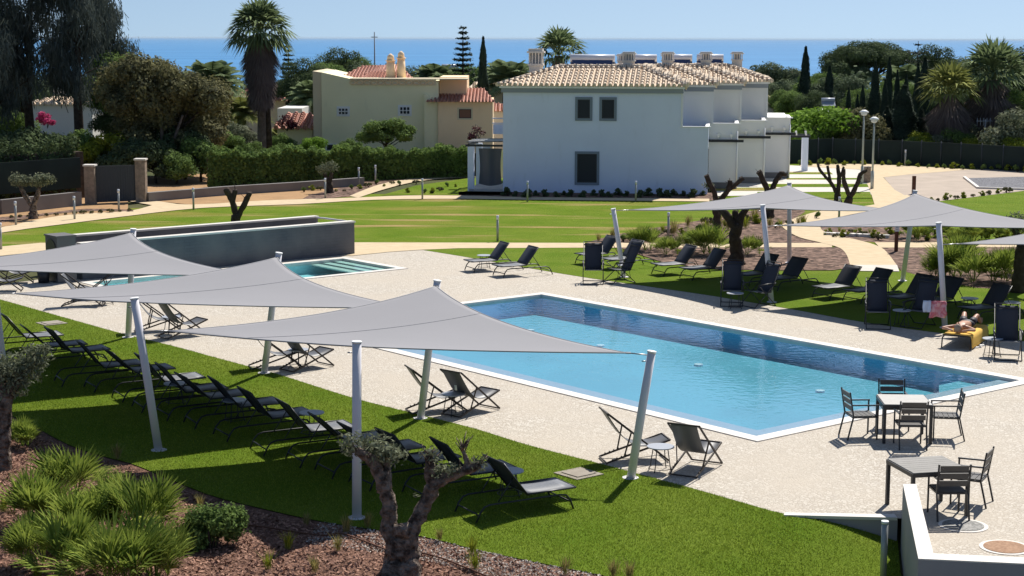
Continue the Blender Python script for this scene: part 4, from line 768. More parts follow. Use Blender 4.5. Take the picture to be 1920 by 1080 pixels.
mb = MB(); mb.box(((X(660)+X(818))/2, YC-.02, Z(155)), (X(818)-X(660), .12, .36)); pr_ = mb.build('parapet_band', M['creamtrim'], ch_)
mb = MB(); x = X(662)
while x < X(815): mb.tube([(x+.2*math.cos(t*math.pi/3), YC-.10, Z(155)+.13*math.sin(t*math.pi/3)) for t in range(7)], .035, 4); x += .46
mb.build('lattice', M['peach'], pr_); mb = MB(); mb.box(((X(660)+X(875))/2, YC+1, Z(149)+.02), (X(875)-X(660)+.2, 2.4, .07)); mb.build('coping', M['creamtrim'], ch_)
mb = MB(); a = (X(796)-.1, YC-.95, Z(187)); b = (X(924)+.15, YC-.95, Z(190)); c = (X(905), YC+4, Z(169)); d = (X(810), YC+4, Z(169)); tile_slope(mb, (X(800), YC-.95, Z(190)), b, c, d, 20); mb.build('wing_roof', M['roofr'], ch_)
mb = MB(); tile_slope(mb, (X(625), YC+3, Z(150)), (X(770), YC+3, Z(150)), (X(735), YC+8, Z(124)), (X(660), YC+8, Z(128)), 22); tile_slope(mb, (X(662), YC+1.5, Z(153)), (X(745), YC+1.5, Z(153)), (X(720), YC+5, Z(138)), (X(680), YC+5, Z(138)), 14); mb.build('roof', M['roofr'], ch_)
for px0, top, w0 in ((728, 103, .36), (748, 98, .34)):
    mb = MB(); cx, zt = X(px0), Z(top); mb.tube([(cx, YC+2.5, Z(152)), (cx, YC+2.5, zt-.45)], [w0*.95, w0*.75], 14); mb.tube([(cx, YC+2.5, zt-.45), (cx, YC+2.5, zt-.38)], w0*.95, 14); mb.tube([(cx, YC+2.5, zt-.38), (cx, YC+2.5, zt-.1), (cx, YC+2.5, zt+.05)], [w0*.7, w0*.6, .04], 12); mb.build('chimney', M['peach'], ch_)
window(ch_, X(634), X(653), Z(216), Z(203), YC, .10, 'trimw', 'glassd', True); window(ch_, X(749), X(769), Z(215), Z(200), YC, .10, 'trimw', 'glassd', True)
window(ch_, X(861), X(884), Z(221), Z(204), YC-.6, .10, 'creamtrim', 'shutter'); window(ch_, X(612), X(628), Z(282), Z(272), YC, .08, 'trimw', 'glassd')
# smaller far buildings
def small_house(label, x0, x1, ytop, ybot, y, m='far_white', roof=None, rm='roofr', rh=.5, group=None):
    a = dist(x0, ytop, y); b = dist(x1, ytop, y); o = thing('far_house', label, 'house', (a.x, y, 0), 0, group); w = b.x-a.x; zb = ground_z(a.x, y)-.5
    mb = MB(); mb.box((w/2, 3, (a.z+zb)/2), (w, 6, a.z-zb)); mb.build('wall', M[m], o)
    if roof:
        mb = MB(); zr = dist(x0, roof, y+3).z; tile_slope(mb, (-.3, -.3, a.z), (w+.3, -.3, a.z), (w*.8, 3, zr), (w*.2, 3, zr), max(6, int(w/.35))); mb.add([(-.3, 6.3, a.z), (-.3, -.3, a.z), (w*.2, 3, zr), (w*.8, 3, zr), (w+.3, -.3, a.z), (w+.3, 6.3, a.z)], [(0, 1, 2), (4, 5, 3), (5, 0, 2, 3)]); mb.build('roof', M[rm], o)
    return o
h1 = small_house('white house with small chimney seen through the tall trees at left', 55, 172, 195, 260, 128, roof=183, rm='roofw'); mb = MB(); p = dist(112, 190, 129); mb.tube([(p.x-h1.location.x, 1, 4.0), (p.x-h1.location.x, 1, dist(112, 178, 129).z)], [.45, .4], 10); mb.tube([(p.x-h1.location.x, 1, dist(112, 178, 129).z), (p.x-h1.location.x, 1, dist(112, 166, 129).z)], [.5, .1], 10); mb.build('chimney', M['far_white'], h1)
small_house('low house with red roof behind the big fan palm', 440, 532, 188, 240, 150, 'peach', 162)
small_house('small outbuilding with red roof and white gable right of the big fan palm', 520, 585, 240, 290, 116, 'cream', 212)
small_house('low white flat building left of the cream villa', 520, 566, 203, 240, 128, 'far_white')
small_house('grey white house behind the dark cypress', 880, 950, 168, 250, 140, 'far_white', 152, 'roofw')
small_house('small red roof peeping out left of the white terrace', 915, 945, 208, 250, 122, 'far_white', 194, 'roofr')
small_house('white low house with flat roof under the cypress at centre left', 798, 872, 138, 170, 190, 'peach', 133, 'roofr')
small_house('pinkish far roof at the right end of the terraced row', 1425, 1462, 196, 240, 150, 'far_white', 180, 'roofw')
small_house('far orange roof below the sea line behind the row', 1366, 1422, 141, 170, 330, 'peach', 132, 'roofr'); small_house('far low ochre building in the woods at centre right', 1468, 1500, 138, 160, 420, 'peach', 133, 'roofr')
small_house('white house gable with steps behind the street lamps', 1560, 1582, 210, 290, 125, 'far_white'); small_house('orange tiled roof just over the green fence', 1574, 1602, 272, 300, 108, 'peach', 260, 'roofr')
def solar(label, x0, x1, y0, y1, y):
    a = dist(x0, y1, y); b = dist(x1, y0, y); o = thing('solar_heater', label, 'solar heater', (a.x, y, a.z)); w = b.x-a.x; h = b.z-a.z; mb = MB(); mb.tube([(0, .2, h*.85), (w, .2, h*.85)], h*.25, 10); mb.build('tank', M['tank'], o); mb = MB(); mb.add([(0, -.3, 0), (w, -.3, 0), (w, .2, h*.7), (0, .2, h*.7)], [(0, 1, 2, 3)]); mb.build('panel', M['greyband'], o)
    mb = MB(); 
    for q in (0, w): mb.bar((q, .2, -1.2), (q, .2, h*.7), .06)
    mb.build('stand', M['galv'], o)
solar('white solar heater tank among palms left of centre', 828, 860, 122, 139, 186); solar('white solar heater above the bright bush at right', 1541, 1566, 185, 198, 124)
# ---------------------------------------------------------------- walls, gate, fence, lamps
def wall_line(name, label, pts, h, t, m, z0=-.2, cat='wall'):
    o = thing(name, label, cat); mb = MB()
    for a, b in zip(pts, pts[1:]):
        a, b = Vector(a), Vector(b); d = (b-a).normalized(); mb.box(((a.x+b.x)/2, (a.y+b.y)/2, (z0+h)/2), ((b-a).length+.0, t, h-z0), rz=math.atan2(d.y, d.x))
    mb.build('wall' if cat == 'wall' else 'mesh_panel', M[m], o); return o
gl, gr = at(171, 382), at(266, 378)
wall_line('garden_wall', 'low grey wall left of the gate under the dark hedge', [at(-200, 400), at(0, 402), at(150, 385)], .62, .25, 'lowwall'); 
wall_line('garden_wall', 'low grey wall along the foot of the long hedge', [at(276, 378), at(420, 366), at(560, 357), at(680, 348)], .42, .3, 'lowwall')
wall_line('windbreak_fence', 'dark green mesh fence behind the low wall left of the gate', [at(-200, 388), at(0, 390), at(152, 376)], 2.0, .06, 'mesh', .6, 'fence')
g = thing('sliding_gate', 'anthracite solid metal gate between two stone pillars', 'gate', gl, math.atan2(gr.y-gl.y, gr.x-gl.x)); L2 = (gr-gl).length
mb = MB(); mb.box((L2/2, 0, .86), (L2-.45, .06, 1.62)); mb.build('panel', M['gate'], g); mb = MB()
for k in range(17): mb.box((.3+(L2-.6)*k/16, -.04, .86), (.015, .02, 1.6))
mb.box((L2/2, -.04, 1.68), (L2-.45, .03, .06)); mb.build('ribs', M['gate'], g)
for q, h_, lab in ((gl, 1.72, 'brown stone gate pillar left of the gate'), (gr, 1.92, 'taller brown stone gate pillar right of the gate')):
    o = thing('gate_pillar', lab, 'pillar', q); mb = MB(); mb.box((0, 0, h_/2), (.46, .46, h_)); mb.build('shaft', M['stone'], o); mb = MB(); mb.box((0, 0, h_+.035), (.54, .54, .07)); mb.build('cap', M['coping'], o)
fpts = [at(1478, 306), at(1560, 303), at(1690, 308), at(1800, 314), at(1920, 322), at(2100, 335)]
o = wall_line('windbreak_fence', 'long dark green mesh windbreak fence behind the road at right', fpts, 1.42, .05, 'mesh', -.1, 'fence')
for a, b in zip(fpts, fpts[1:]):
    for k in range(3): p = a.lerp(b, k/3); mb = MB(); mb.tube([(p.x, p.y-.06, 0), (p.x, p.y-.06, 1.5)], .03, 6); mb.build('post', M['gate'], o)
def lamp(base, top, label):
    b = at(*base); t = dist(base[0], top, b.y).z; o = thing('street_lamp', label, 'street lamp', b, 0, 'twin post-top street lamps'); mb = MB(); mb.tube([(0, 0, 0), (0, 0, .9)], .085, 12); mb.tube([(0, 0, .9), (0, 0, t-.3)], [.055, .045], 10); mb.build('post', M['galvl'], o)
    mb = MB(); mb.tube([(0, 0, t-.3), (0, 0, t-.26), (0, 0, t-.14)], [.06, .14, .18], 14); mb.build('lamp_glass', M['tank'], o); mb = MB(); mb.tube([(0, 0, t-.14), (0, 0, t-.1), (0, 0, t)], [.24, .24, .08], 16); mb.build('lamp_hood', M['trimw'], o)
M['galvl'] = mat('pale galvanised post', (.42, .44, .40), .6, .3); 
lamp((1616, 344), 206, 'left and farther one of the two street lamps'); lamp((1635, 354), 219, 'right and nearer one of the two street lamps')
o = thing('utility_cabinet', 'grey brown utility cabinet beside the street lamp posts', 'cabinet', at(1624, 342)); mb = MB(); mb.box((0, 0, .4), (.4, .35, .8)); mb.build('body', M['stone'], o); mb = MB(); mb.box((0, 0, .82), (.44, .39, .04)); mb.build('lid', M['lowwall'], o)
o = thing('wooden_post', 'rust brown square post behind the peak of the right sail', 'post', at(1713, 364)); mb = MB(); mb.box((0, 0, .42), (.16, .16, .9)); mb.build('post', M['brownpost'], o); mb = MB(); mb.box((0, 0, .88), (.17, .17, .02)); mb.build('cap', M['brownpost'], o)
c = at(1680, 472); o = thing('sign_post', 'brown post with white notice panel at the path fork', 'sign', c); mb = MB(); mb.box((0, 0, .42), (.12, .08, .84)); mb.build('post', M['brownpost'], o); mb = MB(); mb.box((0, -.05, .98), (.16, .02, .5)); s_ = mb.build('panel', M['tank'], o)
mb = MB()
for k in range(6): mb.box((-.01*(k % 2), -.0625, 1.16-.07*k), (.10-.02*(k % 3), .004, .018))
mb.build('text_lines', M['greyband'], s_)
# antenna mast
p = dist(702, 60, 190); o = thing('antenna_mast', 'thin antenna mast rising against the sea left of the chimneys', 'antenna', (p.x, 190, ground_z(0, 190))); z = p.z - ground_z(0, 190); mb = MB(); mb.tube([(0, 0, 0), (0, 0, z)], [.14, .06], 6); mb.build('mast', M['greyband'], o); mb = MB(); mb.tube([(-.35, 0, z-.55), (.35, 0, z-.55)], .05, 5); mb.build('dipole', M['greyband'], o)
p = dist(1845, 285, 106); o = thing('antenna_mast', 'small television aerial in front of the right fan palm', 'antenna', (p.x, 106, 0)); mb = MB(); mb.tube([(0, 0, 0), (0, 0, 2.6)], .03, 6); mb.build('mast', M['greyband'], o); mb = MB()
for k in range(5): mb.tube([(-.5+.2*k, 0, 2.2), (-.5+.2*k, 0, 2.7)], .018, 4)
mb.tube([(-.55, 0, 2.5), (.45, 0, 2.5)], .02, 5); mb.build('dipole', M['greyband'], o)
p = at(1872, 300); o = thing('garden_table', 'white tabletop in the shrubs behind the fence', 'table', (dist(1872, 280, 106).x, 106, 0)); mb = MB(); mb.box((0, 0, dist(1872, 264, 106).z), (1.7, .8, .08)); mb.build('top', M['trimw'], o); mb = MB()
for s in (-1, 1): mb.bar((s*.7, 0, 0), (s*.7, 0, dist(1872, 266, 106).z), .08)
mb.build('leg', M['white'], o)
# ================================================================ VEGETATION
def leafquads(P, Nn, size, asp=.5, jit=.6):       # P centres (n,3), Nn preferred normals
    n = len(P); a = rng.normal(size=(n, 3)); nn = Nn + jit*rng.normal(size=(n, 3)); nn /= np.linalg.norm(nn, axis=1, keepdims=True) + 1e-9
    t = np.cross(nn, a); t /= np.linalg.norm(t, axis=1, keepdims=True) + 1e-9; b = np.cross(nn, t); s = size*(.6 + .8*rng.random((n, 1)))
    return np.stack([P - t*s*.5, P - b*s*asp*.5, P + t*s*.5, P + b*s*asp*.5], axis=1)
def clump_leaves(cl, n, size, asp=.55, shell=.55, jit=.7):     # cl rows: x y z rx ry rz
    cl = np.array(cl, float); w = (cl[:, 3]*cl[:, 4] + cl[:, 5]*cl[:, 4]); i = rng.choice(len(cl), n, p=w/w.sum()); d = rng.normal(size=(n, 3)); d /= np.linalg.norm(d, axis=1, keepdims=True)
    r = shell + (1-shell)*rng.random((n, 1))**.6; r *= 1 + .12*rng.normal(size=(n, 1)); return leafquads(cl[i, :3] + d*r*cl[i, 3:6], d*1.1 + np.array([0, 0, .35]), size, asp, jit)
def crown_clumps(c, r, k, cr, seed, flat=1.0, low=-.4):
    g = np.random.default_rng(seed); out = []
    while len(out) < k:
        d = g.normal(size=3); d /= np.linalg.norm(d)
        if d[2] < low: continue
        rr = .45 + .5*g.random(); q = cr*(.7 + .6*g.random()); out.append([c[0]+d[0]*r[0]*rr, c[1]+d[1]*r[1]*rr, c[2]+d[2]*r[2]*rr, q, q, q*.8*flat])
    return out
def make_tree(name, label, cat, h, r, trunk_h, k, cr, n, size, mt, seed, bark='bark2', flat=1.0, low=-.4, cz=None, tr=.2, shell=.7, asp=.55):
    o = thing(name, label, cat); cz = cz if cz is not None else h - r[2]; cl = crown_clumps((0, 0, cz), r, k, cr, seed, flat, low); g = random.Random(seed)
    mb = MB(); top = Vector((g.uniform(-.2, .2), g.uniform(-.2, .2), cz)); mb.tube([(0, 0, -.3), (0, 0, trunk_h*.3), Vector((0, 0, trunk_h)), top], [tr*1.5, tr, tr*.8, tr*.3], 8, wob=.1, seed=seed)
    for c in cl[:min(k, 14)]: st = Vector((0, 0, trunk_h*.8)).lerp(top, g.random()*.6); e = Vector(c[:3]); mb.tube([st, st.lerp(e, .5) + Vector((0, 0, -.1*r[2])), e], [tr*.5, tr*.3, tr*.08], 5, seed=seed)
    mb.build('trunk', M[bark], o); quads('crown', clump_leaves(cl, n, size, asp, shell, .5), M[mt], o); o['h'] = h; return o
def stand(proto, pxx, y, top, label, group=None, squash=1.0, rz=None):
    p = dist(pxx, top, y); gz = ground_z(p.x, y) - .1; s = (p.z - gz)/proto['h']; return place(proto, (p.x, y, gz), random.uniform(0, 6.28) if rz is None else rz, label, group, (s*squash, s*squash, s))
# --- conifers, cypresses
def make_cypress(seed=1):
    o = thing('cypress_tree', 'x', 'cypress'); h = 8.0; n = 9000; z = rng.random(n)**.85; prof = np.interp(z, [0, .06, .35, .7, .9, 1], [.35, .9, 1, .72, .36, .03])*.72*(1 + .12*np.sin(z*23 + seed)); a = rng.random(n)*6.283; rr = prof*(.55 + .5*rng.random(n))*(1 + .15*np.sin(a*3+z*9))
    P = np.stack([np.cos(a)*rr, np.sin(a)*rr, z*h + .2], 1); quads('crown', leafquads(P, np.stack([np.cos(a), np.sin(a), .8+0*a], 1), .30, .35, .3), M['lf_cyp'], o); mb = MB(); mb.tube([(0, 0, -.3), (0, 0, h*.9)], [.14, .03], 7); mb.build('trunk', M['bark2'], o); o['h'] = h + .2; return o
def make_norfolk(tiers=19, seed=3, sparse=False):
    o = thing('norfolk_pine', 'x', 'conifer'); h = 10.0; mb = MB(); mb.tube([(0, 0, -.3), (0, 0, h)], [.18, .03], 7); mb.build('trunk', M['bark2'], o); P = []; D = []
    for t in range(tiers):
        f = t/(tiers-1); z = h*(.12 + .86*f) if not sparse else h*(.45 + .5*f); L = (1.75*(1-f)**.8 + .12) if not sparse else (1.9*(1-f)**.5+.2)
        nb = 7 if not sparse else 6
        for b in range(nb):
            a = 2*math.pi*b/nb + t*.45; m = int(70*L/2 + 10)
            for q in np.linspace(.12 if not sparse else .35, 1, m):
                up = .18*L*(q**2) + .05; w = .20*(1.1-q*.6)*(1 if not sparse else 1.3)
                c = (math.cos(a)*L*q + random.gauss(0, w), math.sin(a)*L*q + random.gauss(0, w), z + up + random.gauss(0, .05)); P.append(c); D.append((0, 0, 1))
    quads('crown', leafquads(np.array(P), np.array(D, float), .26, .5, .4), M['lf_cyp2'], o); o['h'] = h + .05; return o
M['lf_cyp2'] = mat('norfolk pine needles', (.040, .070, .035), .7, .2, island=.6, noise=(1, 3, .2), col2=(.012, .024, .014), trans=.15)
# --- palms
def frond_fan(base, d, L, spread, nl, w, droop):
    """one fan leaf: stalk + radiating leaflets, returned as quads"""
    d = d.normalized(); side = d.cross(Vector((0, 0, 1)));
    if side.length < .1: side = Vector((1, 0, 0))
    side.normalize(); up = side.cross(d).normalized(); hub = base + d*L*.45; Q = [[base - side*w*.25, base + side*w*.25, hub + side*w*.25, hub - side*w*.25]]
    for k in range(nl):
        a = (k/(nl-1) - .5)*2*spread; e = (d*math.cos(a) + side*math.sin(a)); l = L*(.62 + .12*random.random())*(1 - .15*abs(a)/spread); fold = up*(.04*((k % 2)*2-1))
        m = hub + e*l*.55 + fold*l; t = hub + e*l - Vector((0, 0, droop*l*(.4+random.random()*.5))); s = e.cross(up).normalized()*w*.5; Q.append([hub, m - s, t, m + s])
    return Q
def make_fanpalm(name, h, crown_r, skirt_l, skirt_r, tr, nf, gm='lf_palm', dead=260, nl=13, seed=4, low=-.35):
    random.seed(seed); o = thing(name, 'x', 'palm tree'); mb = MB(); mb.tube([(0, 0, -.3), (0, 0, .5), (0.03, 0, h*.5), (0, 0, h)], [tr*1.5, tr*1.1, tr*.9, tr], 12, wob=.07, seed=seed); mb.build('trunk', M['barkred'], o)
    Q = []; top = Vector((0, 0, h))
    for i in range(nf):
        el = low + (1.45 - low)*((i+.5)/nf)**.85; az = i*2.39996 + random.uniform(-.2, .2); d = Vector((math.cos(az)*math.cos(el), math.sin(az)*math.cos(el), math.sin(el))); Q += frond_fan(top + d*.1, d, crown_r*(.85+.25*random.random()), 1.2, nl, crown_r*.085, .35 + .3*(1-el))
    quads('crown', np.array([[tuple(v) for v in q] for q in Q]), M[gm], o); Q = []
    for i in range(dead):
        f = random.random(); az = random.uniform(0, 6.283); z = h - .25 - f*skirt_l; r0 = tr*.9; d = Vector((math.cos(az), math.sin(az), -1.5 - 1.5*random.random())); rr = skirt_r*(.55 + 1.9*f if f < .22 else max(.5, 1.0 - .62*(f-.22)))
        b = Vector((math.cos(az)*r0, math.sin(az)*r0, z + .3)); e = Vector((math.cos(az)*rr, math.sin(az)*rr, z - .55 - .4*random.random())); s = Vector((-math.sin(az), math.cos(az), 0))
        for k in range(5): ss = s*(k-2)*.10*skirt_r*1.4; Q.append([b, e.lerp(b, .4) + ss*.6 - s*.03, e + ss + Vector((0, 0, -.25*random.random())), e.lerp(b, .4) + ss*.6 + s*.05])
    if dead: quads('dead_frond_skirt', np.array([[tuple(v) for v in q] for q in Q]), M['skirt'], o)
    o['h'] = h + crown_r*.95; random.seed(seed+50); return o
def make_featherpalm(name, h, L, nf, mt, seed=5, tr=.28):
    random.seed(seed); o = thing(name, 'x', 'palm tree'); mb = MB(); mb.tube([(0, 0, -.3), (0, 0, h)], [tr*1.2, tr], 10, wob=.08); mb.build('trunk', M['barkred'], o); Q = []
    for i in range(nf):
        el = 0.05 + 1.25*(i/nf); az = i*2.39996; d = Vector((math.cos(az), math.sin(az), 0)); P = [Vector((0, 0, h)) + d*(L*t*math.cos(el)*.95) + Vector((0, 0, L*(t*math.sin(el) - .62*t*t*(1.1 - .35*math.sin(el))))) for t in np.linspace(0, 1, 15)]
        s = Vector((-d.y, d.x, 0))
        for a, b, t in zip(P, P[1:], np.linspace(0, 1, 14)):
            l = L*.20*math.sin(math.pi*min(1, t*.85+.15)); tdir = (b-a).normalized(); Q.append([a - s*.025, a + s*.025, b + s*.02, b - s*.02])
            for q in (0, .5):
                for sg in (-1, 1): c = a.lerp(b, q); e = c + s*sg*l + tdir*l*.5 - Vector((0, 0, .3*l)); w = tdir*.05; Q.append([c - w, c + w, e + w*.3, e - w*.3])
    quads('crown', np.array([[tuple(v) for v in q] for q in Q]), M[mt], o); o['h'] = h + L*.62; return o
def make_dwarfpalm(seed, nf=46, L=.75, mt='lf_fan'):
    random.seed(seed); o = thing('dwarf_palm', 'x', 'dwarf palm'); Q = []; cs = [(random.gauss(0, .16), random.gauss(0, .16)) for _ in range(4)]
    for i in range(nf):
        cx, cy = cs[i % 4]; el = .5 + 1.0*random.random(); az = random.uniform(0, 6.283); d = Vector((math.cos(az)*math.cos(el), math.sin(az)*math.cos(el), math.sin(el))); Q += frond_fan(Vector((cx, cy, .02)), d, L*random.uniform(.75, 1.15), .75, 13, .035, .22)
    quads('fronds', np.array([[tuple(v) for v in q] for q in Q]), M[mt], o); o['h'] = L*1.05; return o
# --- pruned olive trees
def olive(label, base, limbs, leaves, lsz=.09, nleaf=500, z0=0, group=None, name='olive_tree', gnarl=.09, shoots=5, bark='bark'):
    """limbs: lists of (x,y,z,r) in metres from the base; leaves: clumps"""
    o = thing(name, label, 'olive tree', base, 0, group); mb = MB(); rr = random.Random(int(abs(base[0])*1000) + 5)
    for k, lb in enumerate(limbs):
        pts = smooth3([Vector(p[:3]) for p in lb], 5); rd = np.interp(np.linspace(0, 1, len(pts)), np.linspace(0, 1, len(lb)), [p[3] for p in lb])
        pts = [p + Vector((rr.uniform(-1, 1), rr.uniform(-1, 1), 0))*gnarl*.25*r/.15 for p, r in zip(pts, rd)]
        mb.tube(pts, [r*(1 + rr.uniform(-gnarl, gnarl*1.6)) for r in rd], 14, wob=gnarl, seed=k+3)
        for p, r in list(zip(pts, rd))[2::3]:
            if rr.random() < .55: d = Vector((rr.gauss(0, 1), rr.gauss(0, 1), rr.gauss(0, .5))).normalized(); mb.tube([p + d*r*.6, p + d*r*1.18], [r*.5, r*.22], 8, wob=.2, seed=k)      # burrs
        if k >= 1 or len(limbs) == 1:
            e = pts[-1]
            for _ in range(shoots): d = Vector((rr.gauss(0, .8), rr.gauss(0, .8), 1)).normalized(); q = pts[-1-rr.randrange(0, min(5, len(pts)-1))]; mb.tube([q - Vector((0, 0, .03)), q + d*rr.uniform(.08, .26)], [.013, .005], 5)
    mb.build('trunk', M[bark], o)
    if leaves: quads('foliage', clump_leaves(leaves, nleaf, lsz, .35, .1, 1.2), M['lf_olive'], o)
    return o
def smooth3(P, n):
    out = []
    for i in range(len(P)-1):
        p0, p1, p2, p3 = P[max(i-1, 0)], P[i], P[i+1], P[min(i+2, len(P)-1)]
        for k in range(n): t = k/n; out.append(.5*((2*p1) + (p2-p0)*t + (2*p0-5*p1+4*p2-p3)*t*t + (3*p1-p0-3*p2+p3)*t**3))
    return out + [P[-1]]
# foreground olive: build its limbs from measured points at its own distance
YB = at(750, 1078).y
def fl(pts, y=None): 
    out = []
    b = dist(752, 1078, YB)
    for (a, c, r, *dy) in pts: q = dist(a, c, YB + (dy[0] if dy else 0)); out.append((q.x-b.x, q.y-b.y, q.z, r))
    return out
b0 = dist(752, 1078, YB); fx = lambda a, c, dy=0, r=.3: [dist(a, c, YB+dy).x-b0.x, dy, dist(a, c, YB+dy).z, r, r, r*.8]
olive('large pruned olive tree with two thick limbs in the foreground', (b0.x, b0.y, 0),
      [fl([(752, 1110, .30), (752, 1060, .25), (755, 1020, .21), (756, 985, .16)]), fl([(745, 1040, .15), (732, 990, .122), (728, 940, .10), (712, 895, .09), (696, 862, .078), (668, 845, .055, -.1)]), fl([(722, 925, .10), (722, 885, .085, .1), (716, 855, .07, .15)]),
       fl([(758, 1040, .14), (775, 990, .112), (800, 940, .10, .1), (818, 905, .098, .1), (856, 888, .072, .15), (900, 872, .055, .2)]), fl([(812, 912, .09, .1), (806, 880, .075, .1), (806, 850, .05, .1)]), fl([(880, 878, .05, .2), (872, 855, .03, .2), (866, 838, .02, .2)]),
       fl([(740, 1060, .13, -.12), (732, 1085, .15, -.15), (724, 1130, .17, -.15)]), fl([(764, 1050, .12, -.1), (772, 1090, .15, -.12), (780, 1130, .17, -.15)])],
      [fx(660, 832, 0, .22), fx(700, 838, .1, .30), fx(728, 850, 0, .24), fx(806, 852, .1, .16), fx(822, 880, .1, .20), fx(896, 868, .2, .17), fx(850, 880, .1, .14), fx(745, 850, .2, .16), fx(780, 930, .1, .05)], .085, 1250, gnarl=.09, shoots=14)
YB = at(5, 882).y; b0 = dist(5, 882, YB)
def fl2(pts): return [(dist(a, c, YB+dy).x-b0.x, dist(a, c, YB+dy).y-b0.y, dist(a, c, YB+dy).z, r) for a, c, r, dy in pts]
olive('olive tree with bushy grey green top cut by the left edge', (b0.x, b0.y, 0), [fl2([(-4, 900, .24, 0), (1, 850, .15, 0), (8, 790, .125, 0), (12, 740, .11, 0)]), fl2([(14, 745, .12, 0), (-2, 710, .10, 0), (-20, 680, .08, 0)]), fl2([(12, 750, .11, 0), (32, 715, .09, 0), (52, 690, .05, .1)])],
      [fx(40, 690, 0, .42), fx(66, 668, 0, .28), fx(10, 700, .1, .34), fx(84, 655, 0, .14), fx(28, 722, 0, .28), fx(-20, 690, 0, .35)], .085, 3600)
# middle distance olives
def simple_olive(label, bp, h, limbs, leaves=None, nleaf=700, lsz=.16, shoots=4, bark='bark', group=None):
    c = at(*bp); limbs = [[(q[0], q[1], q[2], q[3]*.8) for q in lb] for lb in limbs]; return olive(label, (c.x, c.y, 0), limbs, leaves, lsz, nleaf, shoots=shoots, bark=bark, group=group)
simple_olive('leafy round-headed olive tree in front of the low wall at left', (62, 410), 1.9, [[(0, 0, -.1, .27), (.02, 0, .3, .2), (0, 0, .62, .18)], [(-.02, 0, .55, .15), (-.28, 0, .95, .12), (-.5, 0, 1.35, .07)], [(.02, 0, .55, .15), (.22, 0, 1.0, .12), (.32, 0, 1.4, .07)]], [[-.55, 0, 1.62, .42, .4, .3], [-.2, .1, 1.55, .35, .3, .22], [.3, 0, 1.6, .42, .4, .3], [.65, 0, 1.65, .38, .3, .24]], 2200, .13)
simple_olive('bare pruned olive stump with two arms on the far lawn', (443, 424), 1.3, [[(0, 0, -.1, .2), (0, 0, .35, .16)], [(0, 0, .3, .13), (-.12, 0, .75, .12), (-.30, 0, 1.05, .13)], [(-.1, 0, .7, .09), (.0, 0, 1.05, .09)], [(.02, 0, .25, .12), (.28, 0, .62, .10), (.45, 0, .98, .11)]], None, bark='bark2', shoots=2).scale = (1.25, 1.25, 1.4)
simple_olive('small olive tree against the long hedge', (618, 362), 1.6, [[(0, 0, -.1, .26), (0, 0, .5, .19)], [(0, 0, .45, .14), (-.25, 0, .95, .08)], [(0, 0, .45, .15), (.12, 0, 1.0, .09)]], [[-.3, 0, 1.15, .35, .3, .3], [.1, 0, 1.3, .4, .3, .3]], 500, .14, bark='bark2')
simple_olive('stout olive trunk rising into the far right sail', (1378, 496), 2.3, [[(0, 0, -.1, .42), (.05, 0, .4, .28), (-.02, 0, .9, .25), (.05, 0, 1.3, .22)], [(0, 0, 1.2, .18), (-.35, 0, 1.7, .15), (-.7, .2, 2.1, .12)], [(.05, 0, 1.2, .18), (.2, 0, 1.65, .14), (.35, 0, 1.9, .11)], [(.02, 0, 1.25, .14), (-.02, .1, 1.8, .12)]], None, bark='bark2', shoots=3)
simple_olive('dark olive trunk behind the far right sail, its stubs above the cloth', (1343, 440), 2.6, [[(0, 0, -.1, .25), (.02, 0, .6, .19), (-.05, 0, 1.2, .17)], [(-.05, 0, 1.1, .14), (-.1, 0, 1.6, .12), (-.45, 0, 2.3, .12)], [(-.05, 0, 1.1, .14), (.4, 0, 1.7, .12), (.5, 0, 2.1, .11)], [(.3, 0, 1.6, .1), (1.0, 0, 2.2, .11)]], [[-.3, .1, 1.9, .25, .2, .15]], 120, .14, bark='bark2', shoots=5)
simple_olive('short dark olive with thick trunk just behind the far pole', (1440, 408), 1.6, [[(0, 0, -.1, .34), (0, 0, .5, .26), (0, 0, 1.0, .2)], [(0, 0, .9, .16), (-.15, 0, 1.4, .14), (-.45, 0, 1.95, .15)], [(0, 0, .9, .15), (.25, 0, 1.45, .13), (.5, 0, 1.85, .15), (.72, 0, 1.8, .06)]], None, bark='bark2', shoots=2)
simple_olive('left one of two bare pruned olive trees on the terraces', (1570, 385), 2.0, [[(0, 0, -.1, .24), (0, 0, .55, .18)], [(0, 0, .5, .12), (-.35, 0, 1.05, .10), (-.8, 0, 1.55, .08), (-.95, 0, 1.9, .06)], [(-.35, 0, 1.05, .09), (-.5, 0, 1.8, .07)], [(0, 0, .5, .13), (.05, 0, 1.2, .12), (-.05, 0, 1.85, .08)], [(.05, 0, 1.2, .09), (.25, 0, 1.75, .06)]], None, bark='bark2', shoots=3)
simple_olive('right one of two bare pruned olive trees on the terraces', (1588, 390), 2.0, [[(0, 0, -.1, .24), (.1, 0, .5, .18)], [(.1, 0, .5, .13), (-.15, 0, 1.15, .12), (-.2, 0, 1.75, .09)], [(.12, 0, .45, .14), (.45, 0, 1.1, .12), (.55, 0, 1.5, .12), (.85, 0, 1.7, .07)]], None, bark='bark2', shoots=3)
simple_olive('dark tree trunk at the right photo edge behind the dwarf palms', (1908, 548), 2.3, [[(0, 0, -.1, .34), (0, 0, .6, .2), (.05, 0, 1.5, .18)], [(.05, 0, 1.4, .14), (-.2, 0, 2.0, .1)], [(.05, 0, 1.4, .14), (.4, 0, 2.1, .1)]], [[-.1, 0, 2.1, .35, .3, .3], [.4, 0, 2.2, .4, .3, .3]], 700, .13, bark='bark2')
